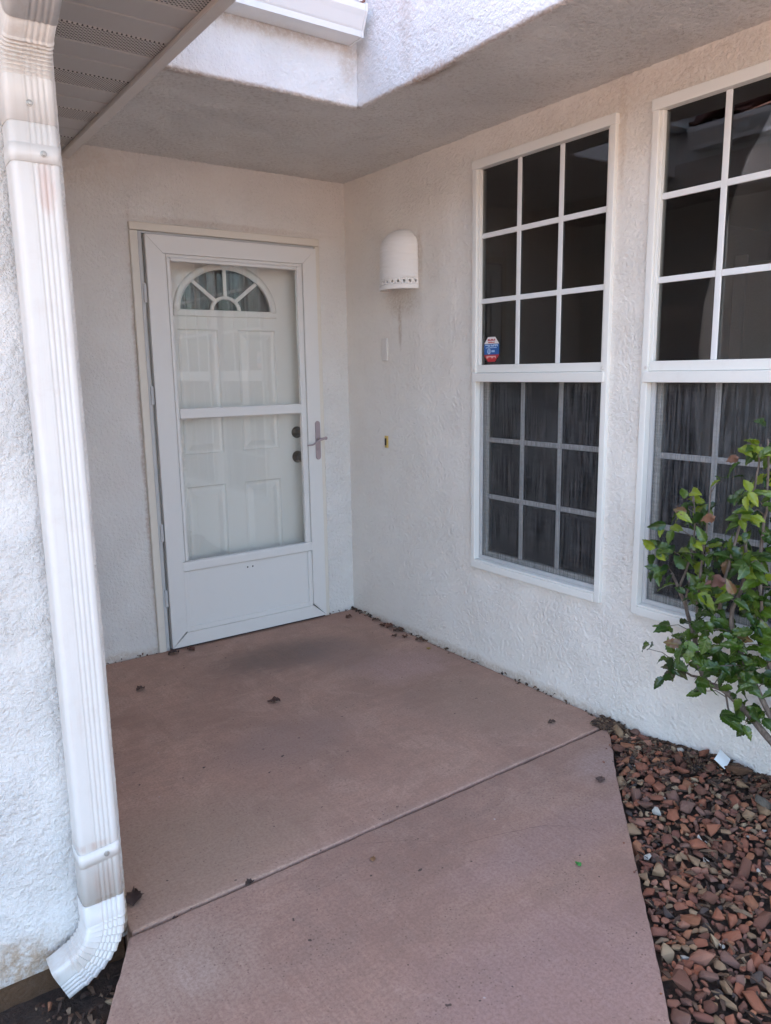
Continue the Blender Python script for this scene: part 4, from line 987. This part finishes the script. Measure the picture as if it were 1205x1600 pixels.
core = MB().lathe((0, 0, -0.026), (0, 0, 1), [(0, 0.004), (0.02, 0.012), (0.04, 0.008), (0.05, 0.001)], 10).build('core', M_dark, pc); core.rotation_euler = (1.2, 0.3, 0.6)
card = MB().grid([[(-0.030+0.060*k/6, -0.022+0.044*j/3, 0.004*math.sin(k*0.7)+0.002*j) for k in range(7)] for j in range(4)]).build('card_scrap', M_paper)
sm = card.modifiers.new('thick', 'SOLIDIFY'); sm.thickness = 0.0012
card.location = (-0.062, -2.405, bed_h(-0.062, -2.405)+0.038); card.rotation_euler = (0.55, -0.25, 0.2)
tag(card, 'scrap of white card lying beside the pine cone', 'card')

# ================================================================== DRY LEAVES ON THE SLABS
def dry_mesh(seed):
    rn = random.Random(seed); rows = []; n = 9
    for k in range(n+1):
        q = k/n; w = 0.5*math.sin(PI*q**0.8)*(1+0.22*rn.uniform(-1, 1))+0.01; x = q-0.5; lift = 0.28*math.sin(q*PI*1.1)*rn.uniform(0.6, 1.2)
        rows.append([(x, -w, 0.22*rn.random()+lift*0.3), (x, -w*0.5, 0.05+lift*0.6), (x, 0, lift*0.5), (x, w*0.5, 0.08+lift*0.5), (x, w, 0.30*rn.random()+lift*0.2)])
    return MB().grid(rows).mesh('dry_leaf', M_dry, True)
DRY = [dry_mesh(i) for i in range(5)]
def dry(x, y, L, rz, label, colr=(0.13, 0.065, 0.045), group=None, z=0.003, k=0):
    o = bpy.data.objects.new('dry_leaf', DRY[k % 5]); C.objects.link(o); o.location = (x, y, z); o.scale = (L, L*0.75, L); o.rotation_euler = (0, 0, rz); o.color = colr+(1,)
    tag(o, label, 'leaf', group); return o
G = 'dry leaves on the porch'
dry(-1.42, -0.417, 0.045, 0.4, 'curled brown leaf alone near the left end of entry wall', (0.10, 0.05, 0.04), G, k=0)
dry(-0.999, -0.901, 0.055, 2.6, 'dark brown leaf lying in the middle of the porch slab', (0.10, 0.045, 0.035), G, k=1)
dry(-1.888, -1.803, 0.065, 1.2, 'broad dark brown leaf against the corner wall foot', (0.06, 0.032, 0.026), G, k=2)
dry(-0.119, -0.13, 0.045, 0.2, 'small brown leaf on the slab nearest the inner corner', (0.14, 0.06, 0.035), G, k=3)
for i, (x, y) in enumerate([(-0.03, -0.27), (-0.05, -0.37), (-0.03, -0.50), (-0.065, -0.60), (-0.035, -0.69), (-0.028, -0.42), (-0.10, -0.55)]):
    dry(x, y, 0.04+0.012*(i % 3), i*1.3, 'small dry brown leaf along the foot of the window wall', (0.12+0.03*(i % 2), 0.06, 0.035), G, k=i)
dry(-0.075, -0.815, 0.03, 0.8, 'tiny yellow leaf at the foot of the window wall', (0.42, 0.28, 0.07), G, k=4)
dry(-1.14, -0.072, 0.06, 0.1, 'dark leaf tucked at the left foot of the door moulding', (0.07, 0.035, 0.03), G, k=0)
dry(-1.05, -0.075, 0.05, 2.0, 'reddish leaf just under the storm door edge', (0.13, 0.05, 0.035), G, k=3)
dry(-0.397, -2.162, 0.045, 0.5, 'brown leaf on the walkway near the gravel bed', (0.14, 0.085, 0.07), G, k=1)
dry(-1.271, -2.052, 0.022, 0.9, 'small tan leaf on the walkway below the joint', (0.28, 0.15, 0.07), G, k=2)
dry(-0.201, -1.761, 0.035, 2.9, 'thin dark leaf on the slab near the joint end', (0.10, 0.06, 0.045), G, k=4)
dry(-0.814, -2.422, 0.022, 1.5, 'bright green leaflet fallen on the walkway', (0.06, 0.30, 0.06), None, k=2)
dry(-1.607, -1.934, 0.028, 0.1, 'dark leaf scrap caught in the slab joint', (0.05, 0.03, 0.025), G, k=0)

# ================================================================== BUSH
bush = empty('bush', (-0.2, -2.86, 0.03)); BU = (-0.2, -2.86, 0.03)
tag(bush, 'leafy green shrub with serrated leaflets before the second window', 'bush')
def leaf_mesh(seed, ser=True):
    rn = random.Random(seed); n = 12; rows = []; fold = rn.uniform(0.10, 0.22); curl = rn.uniform(0.10, 0.45)
    for k in range(n+1):
        q = k/n; w = 0.31*math.sin(PI*q**0.82)**0.85*(1-0.25*q)
        if ser and 0 < k < n: w *= (1.10 if k % 2 else 0.90)
        z = -curl*q*q; wave = 0.035*math.sin(k*1.9+seed)
        rows.append([(q, -w, z+w*fold*2+wave), (q-0.02*(k % 2), -w*0.5, z+w*fold*0.9), (q, 0, z), (q-0.02*(k % 2), w*0.5, z+w*fold*0.9), (q, w, z+w*fold*2-wave)])
    me = MB().grid(rows).mesh('leaflet', M_leaf, True); return me
LEAF = []
for i in range(7):
    me = leaf_mesh(i)
    for v in me.vertices: v.co *= 0.062
    LEAF.append(me)
DEAD = dry_mesh(77)
stems = {
 'A': ([(-2.86, 0.0), (-2.707, 0.192), (-2.634, 0.264), (-2.492, 0.379), (-2.413, 0.407), (-2.36, 0.522), (-2.32, 0.598), (-2.295, 0.691), (-2.269, 0.729)], 0.013, 0.004),
 'A2': ([(-2.425, 0.40), (-2.328, 0.396), (-2.295, 0.43)], 0.005, 0.002),
 'A3': ([(-2.295, 0.68), (-2.328, 0.837), (-2.329, 0.993)], 0.004, 0.0018),
 'A4': ([(-2.37, 0.49), (-2.353, 0.629), (-2.368, 0.739), (-2.385, 0.88), (-2.382, 1.03)], 0.0055, 0.002),
 'A5': ([(-2.395, 0.43), (-2.345, 0.53), (-2.325, 0.64), (-2.34, 0.73)], 0.005, 0.0025),
 'B': ([(-2.87, 0.0), (-2.72, 0.21), (-2.572, 0.418), (-2.498, 0.582), (-2.488, 0.662), (-2.498, 0.726), (-2.511, 0.829), (-2.507, 0.967), (-2.525, 1.046), (-2.526, 1.17)], 0.010, 0.0025),
 'C': ([(-2.88, 0.0), (-2.74, 0.218), (-2.616, 0.495), (-2.578, 0.685), (-2.554, 0.877), (-2.557, 1.012), (-2.559, 1.19)], 0.010, 0.0025),
 'D': ([(-2.89, 0.0), (-2.86, 0.35), (-2.80, 0.7), (-2.78, 1.0), (-2.74, 1.25)], 0.010, 0.0025),
 'E': ([(-2.47, 0.39), (-2.50, 0.32), (-2.56, 0.32)], 0.0035, 0.002)}
random.seed(41)
def smooth_path(P, k=4):
    out = []
    for i in range(len(P)-1):
        p0, p1, p2, p3 = P[max(i-1, 0)], P[i], P[i+1], P[min(i+2, len(P)-1)]
        for j in range(k):
            t = j/k; out.append(0.5*((2*p1)+(p2-p0)*t+(2*p0-5*p1+4*p2-p3)*t*t+(3*p1-p0-3*p2+p3)*t**3))
    return out+[P[-1]]
for nm, (pts, r0, r1) in stems.items():
    P = [Vector((-0.2+0.015*math.sin(i*1.7+len(nm)*2+ord(nm[0])), y, z)) for i, (y, z) in enumerate(pts)]
    Q = smooth_path(P); Q = [q+Vector((noise.noise(q*25), noise.noise(q*25+Vector((4, 4, 4))), noise.noise(q*25+Vector((9, 1, 2)))))*0.004 for q in Q]
    at(MB().tube(Q, [r0+(r1-r0)*i/(len(Q)-1) for i in range(len(Q))], 9).build('stem', M_stem, bush, smooth=True), BU)
spots = [(-2.29, 0.99), (-2.38, 1.04), (-2.31, 0.96), (-2.33, 0.95), (-2.27, 0.88), (-2.23, 0.81), (-2.3, 0.8), (-2.24, 0.75), (-2.34, 0.83), (-2.42, 0.86), (-2.42, 0.82), (-2.35, 0.74), (-2.34, 0.69), (-2.4, 0.71), (-2.37, 0.66), (-2.43, 0.69), (-2.42, 0.63), (-2.37, 0.59), (-2.27, 0.55), (-2.24, 0.52), (-2.28, 0.5), (-2.25, 0.48), (-2.31, 0.46), (-2.32, 0.42), (-2.39, 0.54), (-2.41, 0.52), (-2.44, 0.59), (-2.47, 0.59), (-2.52, 0.59), (-2.43, 0.5), (-2.49, 0.49), (-2.54, 0.52), (-2.41, 0.42), (-2.45, 0.46), (-2.42, 0.37), (-2.45, 0.42), (-2.51, 0.49), (-2.49, 0.32), (-2.52, 0.3), (-2.56, 0.31), (-2.59, 0.35), (-2.61, 0.33), (-2.58, 0.43), (-2.54, 0.44), (-2.61, 0.46), (-2.6, 0.51), (-2.48, 0.85), (-2.49, 0.82), (-2.53, 0.83), (-2.55, 0.81), (-2.57, 0.79), (-2.58, 0.84), (-2.54, 1.0), (-2.55, 0.98), (-2.51, 0.95), (-2.57, 0.91), (-2.57, 0.88), (-2.54, 1.04), (-2.54, 1.08), (-2.49, 1.17), (-2.53, 1.16), (-2.55, 1.14), (-2.55, 0.67), (-2.56, 0.71), (-2.53, 0.73), (-2.58, 0.73), (-2.59, 0.68), (-2.59, 0.62), (-2.56, 0.58), (-2.6, 0.58)]
sparse = {(-2.24, 0.52), (-2.28, 0.5), (-2.25, 0.48), (-2.27, 0.55), (-2.29, 0.99), (-2.38, 1.04), (-2.49, 1.17), (-2.49, 0.32), (-2.52, 0.3), (-2.42, 0.37), (-2.41, 0.42), (-2.45, 0.42)}
extra = [(-2.66, 0.6), (-2.68, 0.75), (-2.7, 0.9), (-2.68, 1.05), (-2.72, 1.2), (-2.66, 0.45), (-2.78, 0.55), (-2.82, 0.75), (-2.84, 0.95), (-2.8, 1.15), (-2.74, 1.28)]
rn = random.Random(77)
allpts = []
for nm, (pts, r0, r1) in stems.items():
    for (a, b), (c, e_) in zip(pts[:-1], pts[1:]):
        for k in range(6): allpts.append(Vector((-0.2, a+(c-a)*k/6, b+(e_-b)*k/6)))
stalk = MB(); nleaf = 0
for (y, z) in spots+extra:
    young = max(0.0, min(1.0, (z-0.62)/0.35))*(0.75 if y > -2.45 else 0.55)
    n = 2 if (y, z) in sparse else (3 if (y, z) in extra else rn.choice([4, 4, 5]))
    depth = rn.uniform(-0.30, -0.13)
    base = Vector((depth, y, z))
    near = min(allpts, key=lambda q: (q-base).length+max(0, q.z-z)*2)
    mid_ = (near+base)/2+Vector((0, 0, 0.012))
    stalk.tube([near, mid_, base], [0.0018, 0.0014, 0.001], 5)
    for k in range(n):
        p = base+Vector((rn.uniform(-0.02, 0.02), rn.uniform(-0.017, 0.017), rn.uniform(-0.014, 0.014)))
        out = Vector((rn.uniform(-0.9, 0.25), rn.gauss((y-near.y)*6, 0.9), rn.gauss(-0.15+0.35*young, 0.55)))
        out.normalize(); nrm = Vector((rn.gauss(-0.75, 0.3), rn.gauss(0, 0.3), rn.gauss(0.75, 0.3)))
        nrm = (nrm-out*nrm.dot(out)).normalized(); side = nrm.cross(out)
        R_ = Matrix((out, side, nrm)).transposed().to_euler()
        L_ = rn.uniform(0.70, 1.08)*(0.88 if young > 0.4 else 1.0)
        o = instance(rn.choice(LEAF), 'leaflet', bush, p-Vector(BU), R_, (L_, L_*rn.uniform(0.9, 1.12), L_))
        g = rn.random()
        if rn.random() < 0.018: colr = (0.16, 0.075, 0.035)
        else:
            yg = Vector((0.25, 0.31, 0.018)); dk = Vector((0.020, 0.058, 0.008)); md = Vector((0.08, 0.145, 0.010))
            colr = (md.lerp(yg, rn.uniform(0.3, 1.0)) if rn.random() < young*1.1 else dk.lerp(md, rn.random()))
            colr = tuple(colr)
        if (y, z) == (-2.32, 0.42): colr = (0.07, 0.05, 0.028)
        o.color = tuple(colr)+(1,); nleaf += 1
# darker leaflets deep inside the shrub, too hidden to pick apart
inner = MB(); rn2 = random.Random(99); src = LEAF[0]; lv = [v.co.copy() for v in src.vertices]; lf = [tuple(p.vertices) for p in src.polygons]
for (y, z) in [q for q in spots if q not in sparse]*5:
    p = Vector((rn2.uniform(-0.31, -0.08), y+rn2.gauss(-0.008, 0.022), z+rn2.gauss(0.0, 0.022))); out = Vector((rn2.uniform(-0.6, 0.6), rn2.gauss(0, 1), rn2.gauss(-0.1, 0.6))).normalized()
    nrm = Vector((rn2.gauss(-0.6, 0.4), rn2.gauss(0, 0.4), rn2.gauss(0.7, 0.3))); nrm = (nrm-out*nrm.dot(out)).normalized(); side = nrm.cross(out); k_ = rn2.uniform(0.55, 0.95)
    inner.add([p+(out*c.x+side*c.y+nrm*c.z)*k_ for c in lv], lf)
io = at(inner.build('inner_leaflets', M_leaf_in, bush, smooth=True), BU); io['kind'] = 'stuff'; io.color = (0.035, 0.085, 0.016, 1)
so_ = at(stalk.build('leaf_stalks', M_stem, bush), BU); so_['kind'] = 'stuff'
for (y, z, L_, c_) in ((-2.44, 0.945, 0.048, (0.24, 0.12, 0.07)), (-2.505, 1.13, 0.04, (0.20, 0.10, 0.065)), (-2.475, 0.755, 0.068, (0.20, 0.10, 0.08))):
    o = instance(DEAD, 'dead_leaf', bush, Vector((-0.30, y, z))-Vector(BU), (1.1, 0.3, 1.5), (L_, L_*0.7, L_)); o.color = c_+(1,); o['label'] = 'withered brown leaf'
# a short pale broken twig among the stems
at(MB().tube([(-0.235, -2.46, 0.66), (-0.24, -2.475, 0.76), (-0.235, -2.50, 0.90), (-0.23, -2.515, 0.985)], [0.006, 0.005, 0.004, 0.003], 8).build('stem', M_stem, bush, smooth=True), BU)
